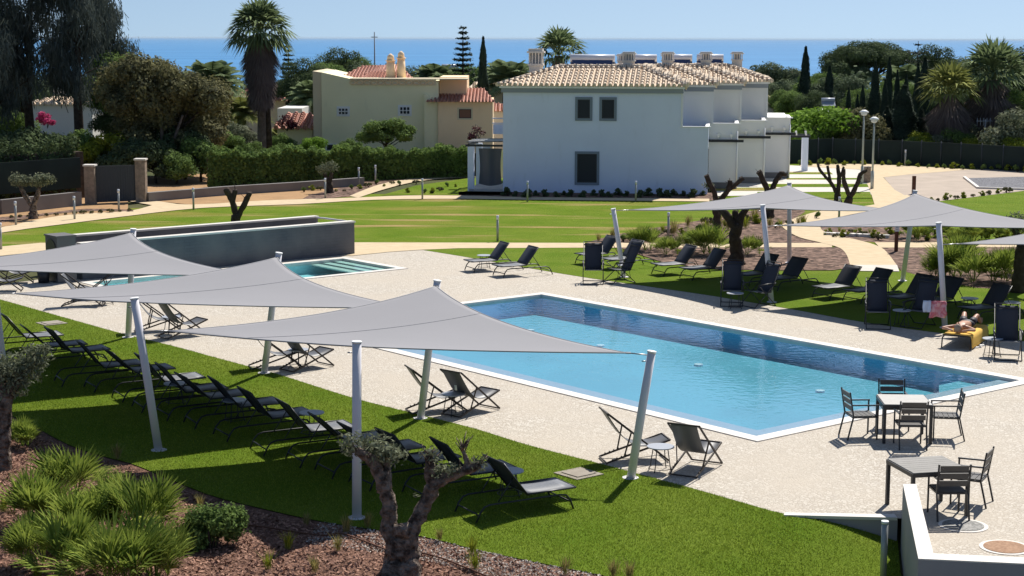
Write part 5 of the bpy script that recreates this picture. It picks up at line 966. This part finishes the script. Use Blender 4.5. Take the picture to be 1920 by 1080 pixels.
# dwarf palms
DP = [make_dwarfpalm(11, 40, .85), make_dwarfpalm(12, 46, .95), make_dwarfpalm(13, 30, .7)]
DG_ = 'dwarf palms in the foreground bark bed'
for k, (p, s, lab) in enumerate([((128, 935), 1.15, 'topmost bright dwarf palm of the foreground cluster'), ((85, 985), 1.05, 'dwarf palm on the left flank of the foreground cluster'), ((215, 960), .95, 'dwarf palm on the right shoulder of the foreground cluster'), ((160, 1010), 1.1, 'central dwarf palm of the foreground cluster'), ((262, 1010), 1.15, 'dark dwarf palm in the right middle of the foreground cluster'),
                                 ((130, 1075), 1.3, 'large dwarf palm at the bottom edge, left of the cluster middle'), ((300, 1085), 1.1, 'bright yellow green dwarf palm at the bottom edge'), ((220, 1100), 1.2, 'dwarf palm at the bottom edge between two others'), ((40, 835), .8, 'dwarf palm growing behind the left-edge olive trunk'), ((60, 1060), 1.0, 'dwarf palm low at the left of the foreground cluster')]):
    place(DP[k % 3], at(*p) + Vector((0, 0, -.02)), k*1.3, lab, DG_, s*(.86 + .05*(k % 3)))
for k, (p, s, lab) in enumerate([((1212, 470), 1.0, 'dwarf palm left in the bark bed behind the far loungers'), ((1255, 478), .95, 'second dwarf palm in the bark bed behind the far loungers'), ((1292, 470), .9, 'dwarf palm between two loungers before the bark bed'), ((1335, 478), 1.2, 'bright spiky dwarf palm left of the olive trunk'), ((1408, 478), 1.0, 'small dwarf palm right of the olive trunk'), ((1752, 520), .9, 'leftmost dwarf palm behind the peach towel pole'),
                                 ((1790, 520), 1.25, 'dwarf palm behind the leaning pole in the right bed'), ((1835, 530), 1.4, 'largest dwarf palm in the right bark bed'), ((1875, 528), 1.3, 'dwarf palm right of the largest one in the right bed'), ((1805, 495), 1.15, 'dwarf palm at the back of the right bed'), ((1900, 515), 1.2, 'dwarf palm beside the edge tree trunk')]):
    place(DP[(k+1) % 3], at(*p), k*2.1, lab, 'dwarf palms across the pool', s)
# dark round shrub in the foreground bed
def make_shrub(name, label, r, n, size, mt, seed, k=9, cat='shrub', flat=.9):
    o = thing(name, label, cat); cl = crown_clumps((0, 0, r*.35), (r*.85, r*.85, r*.9), k, r*.42, seed, flat, -.1); quads('foliage', clump_leaves(cl, n, size, .5, .35), M[mt], o); mb = MB(); g = random.Random(seed)
    for q in range(5): mb.tube([(0, 0, -.05), (g.uniform(-.5, .5)*r, g.uniform(-.5, .5)*r, r*.6)], [.03*max(1, r), .012*max(1, r)], 5)
    mb.build('stems', M['bark2'], o); o['h'] = r*1.4; return o
s = make_shrub('shrub', 'dark green dense shrub right of the dwarf palms in the foreground', .52, 8500, .055, 'lf_mid2' if 'lf_mid2' in M else 'lf_dark2' if 'lf_dark2' in M else 'lf_mid', 21); c = at(395, 1026) + Vector((0, 0, -.1)); s.location = c; s.scale = (1.1, 1.1, 1.25)
# grass tufts
def make_tuft(seed, mt):
    random.seed(seed); o = thing('grass_tuft', 'x', 'grass tuft'); Q = []
    for i in range(70): az = random.uniform(0, 6.283); l = random.uniform(.18, .36); ln = random.uniform(.05, .5); b = Vector((random.gauss(0, .03), random.gauss(0, .03), 0)); m = b + Vector((math.cos(az)*ln*l*.5, math.sin(az)*ln*l*.5, l*.6)); t = b + Vector((math.cos(az)*ln*l*1.3, math.sin(az)*ln*l*1.3, l)); s_ = Vector((-math.sin(az), math.cos(az), 0))*.006; Q.append([b - s_, m - s_, t, m + s_])
    quads('blades', np.array([[tuple(v) for v in q] for q in Q]), M[mt], o); return o
def nth(n): return '%d%s' % (n, 'th' if 10 <= n % 100 <= 20 else {1: 'st', 2: 'nd', 3: 'rd'}.get(n % 10, 'th'))
def NTH(x, base, xs): return '%s, %s counted from the left of the photo' % (base, nth(sorted(xs).index(x)+1))
TUFTX = [590, 502, 690, 633, 541, 220, 375, 885, 1060, 824, 8, 300, 650, 890, 1150, 1180, 70, 452, 575]
TF = [make_tuft(31, 'straw'), make_tuft(32, 'lf_yel'), make_tuft(33, 'straw')]
for k, p in enumerate([(590, 1075), (502, 1068), (690, 990), (633, 1035), (541, 1030), (220, 862), (375, 955), (885, 1040), (1060, 1078), (824, 1015), (8, 960), (300, 903), (650, 1000), (890, 1068), (1150, 1085), (1180, 1088), (70, 1085), (452, 975), (575, 985)]):
    c = at(*p); place(TF[k % 3], (c.x, c.y, lawn_h(c.x, c.y)), k, NTH(p[0], 'thin grass tuft in the foreground bark bed', TUFTX), 'grass tufts in the foreground bark bed', random.uniform(.5, 1.0))
# drip hoses on the bark
for lab, pts in (('brown drip hose on the bark left of the big olive tree', [(430, 985), (490, 992), (600, 1008), (640, 1005), (690, 1022), (735, 1040)]), ('brown drip hose on the bark right of the big olive tree', [(785, 1040), (830, 1052), (880, 1072), (930, 1092)])):
    mb = MB(); mb.tube(smooth3([at(*p) + Vector((0, 0, .04)) for p in pts], 5), .013, 6); tag(mb.build('drip_hose', M['hose']), lab, 'hose')
# small plants: along the house foot, beds, fence
SP = [make_shrub('small_plant', 'x', .30, 260, .12, 'lf_dark2' if 'lf_dark2' in M else 'lf_dark', 41, 5, 'plant'), make_shrub('small_plant', 'x', .30, 260, .12, 'lf_mid', 42, 5, 'plant'), make_shrub('small_plant', 'x', .30, 240, .12, 'lf_yel', 43, 5, 'plant'), make_shrub('small_plant', 'x', .30, 240, .12, 'lf_brown', 44, 5, 'plant')]
for k in range(22): x = 952 + k*17.5 + random.uniform(-4, 4); place(SP[0], at(x, 367 + (k % 3)*1.5), k, nth(k+1) + ' small dark plant from the left at the foot of the white house wall', 'small plants along the white house wall', random.uniform(.6, 1.15))
g_ = 'small plants in the bark beds around the paths'
for k in range(34):
    t = k/33; x = 1125 + t*400 + random.uniform(-8, 8); y = 450 - 42*math.sin(min(1, t*1.1)*1.5) + random.uniform(0, 18); place(SP[1 + (k % 3)] if k % 2 else TF[k % 3], at(x, min(453, y)), k, nth(k+1) + ' low plant from the left in the bark bed behind the far loungers', g_, random.uniform(.5, 1.0)*(1 if k % 2 else 2.0))
for k in range(16): x = 1545 + k*9.4 + random.uniform(-3, 3); place(SP[1 + k % 3] if k % 3 else TF[1], at(x, 440 + (x-1545)*.05 + random.uniform(-8, 5)), k, nth(k+1) + ' low plant from the left in the bed inside the path fork', 'low plants inside the path fork', random.uniform(.4, .8))
for k in range(20): x = 1705 + k*11; place(SP[1 + (k*7) % 2] if k % 2 else DP[2], at(x, 447 + random.uniform(-5, 5)), k, nth(k+1) + ' border plant from the left on the lawn edge behind the right sail', 'border plants behind the right sail', random.uniform(.6, 1.0))
for k in range(26): x = 1500 + k*17; place(SP[1 + (k % 2)], at(x, 309 + max(0, x-1650)*.05 + random.uniform(-1, 2)), k, nth(k+1) + ' small plant from the left along the green windbreak fence', 'small plants along the windbreak fence', random.uniform(.5, 1.1))
for k in range(12): x = 1712 + k*16; place(SP[2 + (k % 2)], at(x, 383 - (x-1712)*.125), k, nth(k+1) + ' small plant from the left between the road and the green lawn', 'small plants along the road edge', random.uniform(.4, .9))
for k in range(20): x = 570 + k*15; place(SP[1 + k % 3], at(x, 362 - (x-570)*.10 + random.uniform(-5, 5) if x < 740 else 350 + random.uniform(-6, 14)), k, nth(k+1) + ' low plant from the left in the bed beside the branching path', 'low plants beside the branching path', random.uniform(.3, .7))
for k in range(14): x = 20 + k*17; place(SP[3], at(x, 410 - x*.055), k, nth(k+1) + ' small young plant from the left in the bed along the left path', 'young plants along the left path', random.uniform(.3, .55))
mb = MB()
for k in range(10): c = at(1552 + k*12, 441 + k*.5); mb.box((c.x, c.y, .05), (.3, .2, .12), rz=k)
tag(mb.build('stones', M['coping']), 'row of flat white stones in the bed inside the path fork', 'stones')
# --- hedge and bushes
def hedge(label, pts, w, h, n, mt, name='hedge', size=.17):
    o = thing(name, label, 'hedge', pts[0]); L = [0]; P0 = Vector(pts[0])
    for a, b in zip(pts, pts[1:]): L.append(L[-1] + (b-a).length)
    t = rng.random(n)*L[-1]; px_ = np.interp(t, L, [p.x for p in pts]) - P0.x; py_ = np.interp(t, L, [p.y for p in pts]) - P0.y
    a = rng.random(n)*math.pi*1.15 - .25; hh = h*(1 + .07*np.sin(t*1.7) + .05*np.sin(t*4.3+1) + .04*np.sin(t*9)); k = .82 + .2*rng.random(n); bump = 1 + .10*np.sin(t*5 + a*4)
    Q = np.stack([px_, py_ - np.cos(a)*w*.5*k*bump, np.maximum(.05, hh*(.5 + .55*np.sin(a)*k))], 1); m = rng.random(n) < .45; Q[m, 2] = rng.random(m.sum())*hh[m]; Q[m, 1] = py_[m] - w*.5*k[m]*bump[m]
    quads('foliage', leafquads(Q, np.stack([0*a, -np.cos(a), np.sin(a)+.2], 1), size, .6, .7), M[mt], o)
    mb = MB(); d = pts[-1] - pts[0]
    for p, q in zip(pts, pts[1:]): p, q = p-P0, q-P0; mb.bar(p + Vector((0, 0, h*.42)), q + Vector((0, 0, h*.42)), w*.55, h*.8)
    mb.build('branch_mass', M['bark2'], o); return o
hedge('long clipped mid green hedge between the low wall and the villas', [at(395, 352), at(540, 345), at(680, 337)], 1.5, 1.75, 16000, 'lf_mid'); hedge('clipped hedge continuing to the pergola, right part', [at(683, 337), at(780, 333), at(888, 330)], 1.5, 1.55, 9000, 'lf_mid')
hedge('tall dark hedge behind the mesh at the left edge', [at(-200, 385), at(0, 384), at(150, 372)], 1.4, 2.7, 9000, 'lf_dark')
# trees: prototypes
T_dark = make_tree('broadleaf_tree', 'x', 'tree', 8, (3.2, 3.2, 2.6), 2.5, 34, 1.0, 26000, .19, 'lf_dark', 51)
T_mid = make_tree('broadleaf_tree', 'x', 'tree', 8, (3.4, 3.4, 3.0), 2.0, 34, 1.05, 26000, .19, 'lf_mid', 52)
T_far = make_tree('distant_tree', 'x', 'tree', 8, (3.6, 3.6, 3.2), 2.0, 24, 1.3, 14000, .28, 'lf_far', 53)
T_pine = make_tree('pine_tree', 'x', 'pine tree', 9, (3.8, 3.8, 1.7), 5.0, 26, 1.15, 20000, .22, 'lf_dark', 54, flat=.75, low=-.1)
T_cyp = make_cypress(); T_nor = make_norfolk(); T_lime = make_tree('bush', 'x', 'bush', 3, (1.7, 1.7, 1.35), .8, 18, .7, 7000, .2, 'lf_lime', 55, tr=.1); T_bush = make_tree('bush', 'x', 'bush', 3, (1.7, 1.7, 1.4), .8, 16, .7, 6000, .2, 'lf_mid', 56, tr=.1); T_bushd = make_tree('bush', 'x', 'bush', 3, (1.7, 1.7, 1.4), .8, 16, .7, 6000, .22, 'lf_dark', 57, tr=.1)
T_olb = make_tree('bush', 'x', 'bush', 3, (1.6, 1.6, 1.35), .8, 16, .65, 6000, .18, 'lf_olive', 58, tr=.1); T_yel = make_tree('bush', 'x', 'bush', 3, (1.5, 1.5, 1.3), .8, 14, .65, 4500, .2, 'lf_yel', 59, tr=.1); T_brn = make_tree('bush', 'x', 'bush', 3, (1.5, 1.5, 1.4), .8, 14, .65, 5500, .2, 'lf_brown', 60, tr=.1)
# the big rounded tree left of centre
o = make_tree('broadleaf_tree', 'large rounded olive brown tree behind the gate, left of the fan palm', 'tree', 7.3, (3.4, 3.2, 2.9), 1.5, 70, .85, 52000, .20, 'lf_brown', 61, low=-.95, cz=3.9, tr=.28, shell=.45); p = dist(305, 80, 92.5); o.location = (p.x, 92.5, 0)
mb = MB()
for a in ((-.8, 1.6), (.9, 2.3), (.2, 2.7)): mb.tube([(.2, -.3, 0), (a[0]*.5, -1.4, a[1]*.6), (a[0]*1.6, -2.4, a[1]*1.5)], [.16, .12, .05], 7)
mb.build('bare_limb', M['barkred'], o)
# tall wispy trees at the left edge
def make_casuarina(seed, h, label, wide=2.6, low=.25, n=15000):
    g = random.Random(seed); o = thing('casuarina_tree', label, 'tree'); mb = MB(); P = []; st = [(0, 0, -.3), (g.uniform(-.2, .2), 0, h*.3), (g.uniform(-.3, .3), .1, h*.6), (g.uniform(-.4, .4), 0, h)]; mb.tube(st, [.30, .24, .15, .04], 9, wob=.08, seed=seed); pts = smooth3([Vector(p) for p in st], 8)
    for k in range(46):
        f = low + (1-low)*(k/46)**.9; b = pts[min(len(pts)-1, int(f*(len(pts)-1)))]; az = g.uniform(0, 6.283); L = wide*(1.15 - .62*f)*g.uniform(.6, 1.15); e = b + Vector((math.cos(az)*L, math.sin(az)*L, L*g.uniform(.25, .8))); m = b.lerp(e, .5) + Vector((0, 0, .15)); mb.tube([b, m, e], [.06, .04, .015], 4, cap=False)
        for q in range(7): c = b.lerp(e, .35 + .7*q/7) + Vector((g.gauss(0, .18), g.gauss(0, .18), g.gauss(0, .18))); P.append((c.x, c.y, c.z - .3, .38, .38, .62))
    mb.build('trunk', M['bark2'], o); cl = np.array(P); i = rng.integers(0, len(cl), n); d = rng.normal(size=(n, 3))*.55; c = cl[i, :3] + d*cl[i, 3:6]; s = .20*(.6+.8*rng.random((n, 1))); dn = np.array([0, 0, -1]) + .35*rng.normal(size=(n, 3)); sd_ = rng.normal(size=(n, 3)); sd_ = sd_/np.linalg.norm(sd_, axis=1, keepdims=True)*.022
    quads('crown', np.stack([c - sd_, c + sd_, c + dn*s*2 + sd_, c + dn*s*2 - sd_], 1), M['lf_cas'], o); return o
for x, y, h, lab, wd, sd_ in ((-15, 93, 13, 'tall wispy needle tree at the very left edge', 2.6, 71), (62, 96, 13.5, 'tall wispy needle tree with a thick dark trunk near the left edge', 2.6, 72), (152, 95, 12.8, 'tall wispy needle tree with slender trunk right of the left house', 2.3, 73), (205, 101, 10.6, 'wispy needle tree leaning over the rounded tree, rightmost of its row', 1.7, 74)):
    t = make_casuarina(sd_, h, lab, wd, .42 if x > 50 else .3, 12500); p = dist(x, 300, y); t.location = (p.x, y, 0); t['group'] = 'tall wispy trees at the left edge'
for x, y, top, pr_, lab in ((20, 90, 240, T_bushd, 'dark bush under the leftmost tall tree'), (85, 90, 245, T_bushd, 'dark bush in front of the white left house'), (122, 92, 248, T_bushd, 'dark bush over the left gate pillar'), (150, 91, 250, T_bush, 'fresh green bush just left of the gate'), (182, 90, 250, T_yel, 'yellow green bush above the gate'), (235, 88.5, 262, T_bushd, 'dark bush behind the right end of the gate'), (290, 88.5, 265, T_bushd, 'dark bush right of the taller gate pillar'), (330, 88, 285, T_bush, 'bush under the rounded tree'), (375, 89.5, 262, T_bush, 'bush at the left end of the long hedge'), (345, 91, 240, T_bushd, 'dark bush beneath the rounded tree, behind the hedge'),
                            (14, 98, 205, T_mid, 'broadleaf tree left of the white left house'), (215, 99, 190, T_dark, 'dark broadleaf tree left of the rounded tree'), (185, 142, 135, T_far, 'pale tree behind the slender needle tree'), (40, 145, 130, T_far, 'distant tree between the left needle trees'), (240, 100, 100, T_mid, 'broadleaf tree joining the rounded tree on its left')):
    stand(pr_, x, y, top, lab)
s = make_shrub('bougainvillea', 'pink flowering bougainvillea in front of the white left house', .9, 1500, .14, 'pink', 81, 6); p = dist(88, 213, 124); s.location = (p.x, 124, p.z-1.0)
# palms around the villa
PF = make_fanpalm('fan_palm', 8.0, 2.1, 4.0, 1.35, .26, 58, 'lf_palm', 520, 13, 4, -.5)
p = dist(487, 62, 106); PF.location = (p.x, 106, 0); PF.scale = (1, 1, p.z/8.0); PF['_used'] = 1; tag(PF, 'very tall fan palm with a thick grey skirt of dead fronds against the sea', 'palm tree')
mb = MB(); mb.tube([(.35, .3, 0), (.33, .3, 3), (.25, .2, 6.5)], [.28, .2, .18], 10, wob=.1); mb.build('second_trunk', M['bark2'], PF)
FE = make_featherpalm('feather_palm', 2.6, 2.7, 40, 'lf_palmy'); stand(FE, 452, 113, 168, 'yellowing feather palm left of the tall fan palm'); stand(FE, 520, 122, 236, 'feather palm behind the small red roof')
FG = make_featherpalm('feather_palm', 2.6, 2.5, 40, 'lf_palm', 6); stand(FG, 585, 135, 138, 'feather palm at the left corner of the villa'); stand(FG, 818, 178, 106, 'feather palm against the sea left of the solar heater'); stand(FG, 955, 140, 96, 'feather palm right of the dark cypress'); stand(FG, 1698, 185, 108, 'small feather palm in the far right wood'); stand(FG, 840, 170, 122, 'small feather palm beside the solar heater'); stand(FG, 396, 130, 96, 'small palm head above the rounded tree against the sea'); pass
PM = make_fanpalm('fan_palm', 6.0, 1.9, 2.4, .9, .28, 40, 'lf_palm', 200, 11, 8); p = dist(1048, 82, 128)
stand(PM, 1048, 128, 52, 'fan palm rising behind the white house roof')
PR = make_fanpalm('fan_palm', 5.0, 2.5, 2.8, 2.1, .30, 44, 'lf_palm', 420, 11, 9, -.15); PR2 = make_fanpalm('fan_palm', 4.4, 2.2, 2.8, 1.8, .30, 40, 'lf_palmy', 360, 11, 10, -.15)
stand(PR, 1866, 110, 78, 'large spreading fan palm at right with a brown dead skirt'); stand(PR2, 1783, 108, 118, 'bushy yellow green fan palm left of the large one')
for x, y, top, pr_, lab in ((868, 150, 48, T_nor, 'tall tiered norfolk pine against the sea'), (540, 152, 84, T_nor, 'tiered norfolk pine right of the tall fan palm'), (562, 148, 122, T_dark, 'dark round tree beside the left norfolk pine'), (600, 165, 118, T_mid, 'tree behind the cream villa at its left'), (640, 172, 103, T_dark, 'dark round tree behind the villa roof'), (672, 176, 107, T_mid, 'tree behind the villa roof, right of the dark one'), (700, 170, 118, T_far, 'low tree left of the antenna mast foot'), (775, 180, 126, T_far, 'low tree right of the villa chimneys'), (890, 160, 122, T_mid, 'tree between norfolk pine and cypress'), (925, 160, 128, T_dark, 'tree right of the dark cypress'), (560, 118, 232, T_olb, 'grey green bush left of the cream villa wall'), (528, 112, 252, T_bush, 'mid green bush under the small red roof'), (585, 108, 258, T_lime, 'bright bush at the villa corner'), (655, 107, 262, T_bush, 'bush under the villa window'), (455, 108, 232, T_olb, 'bush left of the tall palm trunk'), (425, 100, 250, T_bush, 'fresh bush right of the rounded tree'), (470, 100, 268, T_bush, 'low bush at the foot of the tall palm'), (520, 100, 272, T_bush, 'low bush right of the tall palm foot'),
                            (1310, 230, 130, T_far, 'distant tree behind the chimneys'), (1436, 240, 118, T_far, 'distant dark tree on the shore at the row end'), (1478, 240, 128, T_far, 'distant small tree on the shore'), (990, 170, 130, T_far, 'tree behind the left roof end')):
    stand(pr_, x, y, top, lab)
stand(T_cyp, 906, 130, 70, 'dark slender cypress between villa and white house', squash=.62)
o = make_tree('broadleaf_tree', 'spreading small tree in front of the cream villa wall', 'tree', 3.0, (1.75, 1.4, 1.0), .9, 24, .5, 9000, .17, 'lf_dark3' if 'lf_dark3' in M else 'lf_mid', 62, low=-.5, tr=.09); p = dist(722, 224, 106); o.location = (p.x, 106, 0); o.scale = (1, 1, p.z/3.0); 
for x, y, lab in ((455, 236, 'dark red bougainvillea left of the palm trunk'), (538, 212, 'dark red bougainvillea on the small red roof')): s = make_shrub('bougainvillea', lab, .8, 900, .14, 'maroon', 80+x % 7, 6); p = dist(x, y, 111); s.location = (p.x, 111, max(0, p.z-1.1))
s = make_shrub('shrub', 'reddish sprawling climber on top of the pergola', .6, 260, .12, 'maroon', 85, 5); s.location = HO + Vector((-1.3, 3, 2.3))
# right-hand wood
for k, (x, y, top, sq) in enumerate(((1511, 150, 88, .8), (1556, 140, 124, .95), (1642, 120, 116, .75), (1668, 126, 108, .6), (1683, 122, 132, .6), (1722, 124, 118, .65), (1735, 120, 108, .9), (1592, 119, 165, .7), (1608, 121, 178, .7), (1618, 118, 160, .7), (1660, 118, 150, .7), (1700, 121, 140, .65), (1720, 116, 150, .7), (1801, 200, 122, .5), (998, 150, 96, .5), (1808, 320, 118, .5), (1459, 320, 124, .4))):
    stand(T_cyp, x, y, top, ['dark cypress standing free against the sea at right', 'shorter broad cypress right of the free-standing one', 'cypress in the wood directly behind the street lamps', 'slender cypress tip above the right wood', 'cypress left of the right-hand aerial tree', 'cypress right of the street lamps, in the wood middle', 'broad cypress left of the yellow green palm', 'low cypress left in the wood', 'second low cypress left in the wood', 'cypress above the left street lamp', 'cypress right above the right street lamp', 'slender cypress in the wood centre', 'cypress beside the blue green conifer', 'small cypress tip left of the large fan palm', 'cypress behind the tall left chimney', 'tiny distant cypress far right', 'tiny distant cypress at the shore'][k], squash=sq)
N2 = make_norfolk(6, 5, True); stand(N2, 1722, 200, 76, 'open tiered pine standing against the sea at right', squash=1.0)
CB = T_cyp
stand(CB, 1697, 109, 160, 'broad blue green conifer in the middle of the right wood', squash=1.9); stand(CB, 1664, 110, 200, 'dark conifer left of the blue green one', squash=1.7); stand(CB, 1728, 110, 205, 'dark conifer left of the fan palms', squash=1.8)
for x, y, top, pr_, lab in ((1612, 205, 84, T_pine, 'left part of the dark pine clump against the sea'), (1645, 208, 86, T_pine, 'right part of the dark pine clump against the sea'), (1590, 203, 98, T_dark, 'dark tree at the left foot of the pine clump'), (1752, 210, 96, T_dark, 'dark jagged tree right of the open pine'), (1765, 240, 108, T_far, 'low distant tree right of the jagged one'), (1800, 260, 108, T_far, 'distant tree line piece left of the large palm'), (1845, 150, 112, T_far, 'tree behind the large fan palm'), (1915, 128, 105, T_dark, 'dark tree behind the large fan palm at the edge'), (1535, 165, 136, T_mid, 'broad tree between the two right cypresses'), (1575, 160, 142, T_far, 'pale tree right of the broad cypress'), (1500, 170, 152, T_far, 'tree left of the free-standing cypress'), (1470, 150, 168, T_mid, 'green tree just right of the terraced row'), (1492, 140, 172, T_mid, 'green tree above the bright bush'), (1530, 135, 178, T_dark, 'dark tree behind the bright bush'), (1650, 132, 170, T_far, 'dark tree mass behind the street lamps'), (1445, 160, 150, T_far, 'tree at the right roof end'),
                            (1830, 128, 165, T_dark, 'dark tree filling between the two fan palms'), (1880, 121, 165, T_dark, 'dark tree behind the large palm trunk'), (1760, 132, 165, T_dark, 'dark tree behind the yellow green palm'), (1912, 110, 168, T_mid2 if 'T_mid2' in globals() else T_mid, 'light green tree at the right edge'), (1690, 136, 150, T_mid, 'green tree among the wood cypresses'), (1625, 134, 165, T_mid, 'green tree behind the left street lamp'), (1590, 134, 190, T_dark, 'dark tree right of the white gable'), (1780, 112, 215, T_dark, 'dark tree under the yellow green palm')):
    stand(pr_, x, y, top, lab)
for x, y, top, pr_, lab in ((1522, 110, 202, T_lime, 'bright green rounded bush right of the terraced row'), (1498, 111, 212, T_lime, 'bright green bush left half, beside the terrace'), (1560, 109, 228, T_bush, 'smaller fresh green bush left of the orange roof'), (1595, 110, 205, T_brn, 'olive brown bush behind the left street lamp'), (1625, 109, 218, T_brn, 'olive brown bush behind the right street lamp'), (1735, 107, 248, T_yel, 'yellow green bush at the fence'), (1765, 107, 252, T_olb, 'grey green bush at the fence under the palms'), (1790, 107, 242, T_bush, 'grape green bush at the fence, middle'), (1820, 106, 258, T_yel, 'low yellow green bush at the fence, right part'), (1790, 109, 222, T_olb, 'silvery bush under the yellow green palm'), (1895, 105, 205, T_olb, 'silvery tree at the right edge over the fence'), (1912, 103, 258, T_yel, 'low bush over the fence at the right edge'), (1712, 107, 258, T_bush, 'green bush low in front of the conifer')):
    stand(pr_, x, y, top, lab, squash=1.35 if pr_ is T_lime else 1.0)
# distant woodland that reads as one mass, from behind the houses down to the shore
n = 1500; cl = []
for _ in range(n):
    y = 165 + 1150*random.random()**1.5; x = random.uniform(-.42, .42)*y; gz = ground_z(x, y); r = random.uniform(1.6, 3.4); cl.append([x, y, gz + r*.7 + random.uniform(0, 1.4), r, r, r*.85])
o = quads('woodland', clump_leaves(cl, 260000, .7, .7, .6, .6), M['lf_far']); tag(o, 'distant green woodland sloping down to the sea', 'woodland', kind='stuff')
# --- ground detail near the camera
n = 330000; u = rng.random(n); v = rng.random(n); k = u*(NA-1); i = np.minimum(NA-2, k.astype(int)); f = (k-i)[:, None]
A_ = np.array([tuple(p)[:2] for p in ra]); B_ = np.array([tuple(p)[:2] for p in rb]); pa = A_[i]*(1-f) + A_[i+1]*f; pb = B_[i]*(1-f) + B_[i+1]*f; P = pa*(1-v[:, None]) + pb*v[:, None]
z = np.array([lawn_h(x, y) for x, y in P]) + .008; P = np.column_stack([P, z]); az = rng.random(n)*6.283; h = .012 + .022*rng.random(n); s = np.column_stack([np.cos(az), np.sin(az), 0*az])*.005; t = np.column_stack([rng.normal(size=n)*.014, rng.normal(size=n)*.014, h])
tag(quads('grass', np.stack([P - s, P + s, P + t + s*.2, P + t - s*.2], 1), M['blade']), 'short green grass blades of the near lawn', 'grass', kind='stuff')
def chips(name, n, v0, v1, size, m, u0=0, u1=1, pw=1.0):
    u = u0 + (u1-u0)*rng.random(n); k = u*(NA-1); i = np.minimum(NA-2, k.astype(int)); f = (k-i)[:, None]; b = B_[i]*(1-f) + B_[i+1]*f; e = np.column_stack([b[:, 0]*.9 - 1.0, np.full(n, 16.)]); v = (v0 + (v1-v0)*rng.random(n)**pw)[:, None]
    p = b*(1-v) + e*v; z = np.array([lawn_h(x, y) + .03*math.sin(x*1.7+y)*sst(q*3) for (x, y), q in zip(p, v[:, 0])]) + .012; P = np.column_stack([p, z])
    return quads(name, leafquads(P, np.tile([0., -.2, 1.], (n, 1)), size, .5, .55), m)
tag(chips('bark_chips', 60000, .02, .75, .062, M['chip']), 'reddish bark chips covering the foreground bed', 'bark chips', kind='stuff')
tag(chips('stone_chippings', 7000, .0, .12, .042, M['pebble'], .62, 1.0), 'pale chippings along the lawn edge of the foreground bed', 'stone chippings', kind='stuff')
# the word-carrying slings' number tags
bpy.context.view_layer.update()
mb = MB(); hv = [(-100000, -40, -48.5), (100000, -40, -48.5), (100000, 150000, -48.5), (-100000, 150000, -48.5)]; mb.add(hv + [(a, b, 16.0) for a, b, c in hv], [(0, 3, 2, 1), (4, 5, 6, 7), (0, 1, 5, 4), (1, 2, 6, 5), (2, 3, 7, 6), (3, 0, 4, 7)])
hm = bpy.data.materials.new('haze'); hm.use_nodes = True; hn = hm.node_tree.nodes; hn.clear(); ho = hn.new('ShaderNodeOutputMaterial'); hp = hn.new('ShaderNodeVolumePrincipled'); hp.inputs['Density'].default_value = .000012; hp.inputs['Color'].default_value = (.70, .86, 1, 1); hm.node_tree.links.new(hp.outputs[0], ho.inputs['Volume'])
tag(mb.build('haze', hm), 'thin pale blue sea haze', 'haze', kind='stuff')
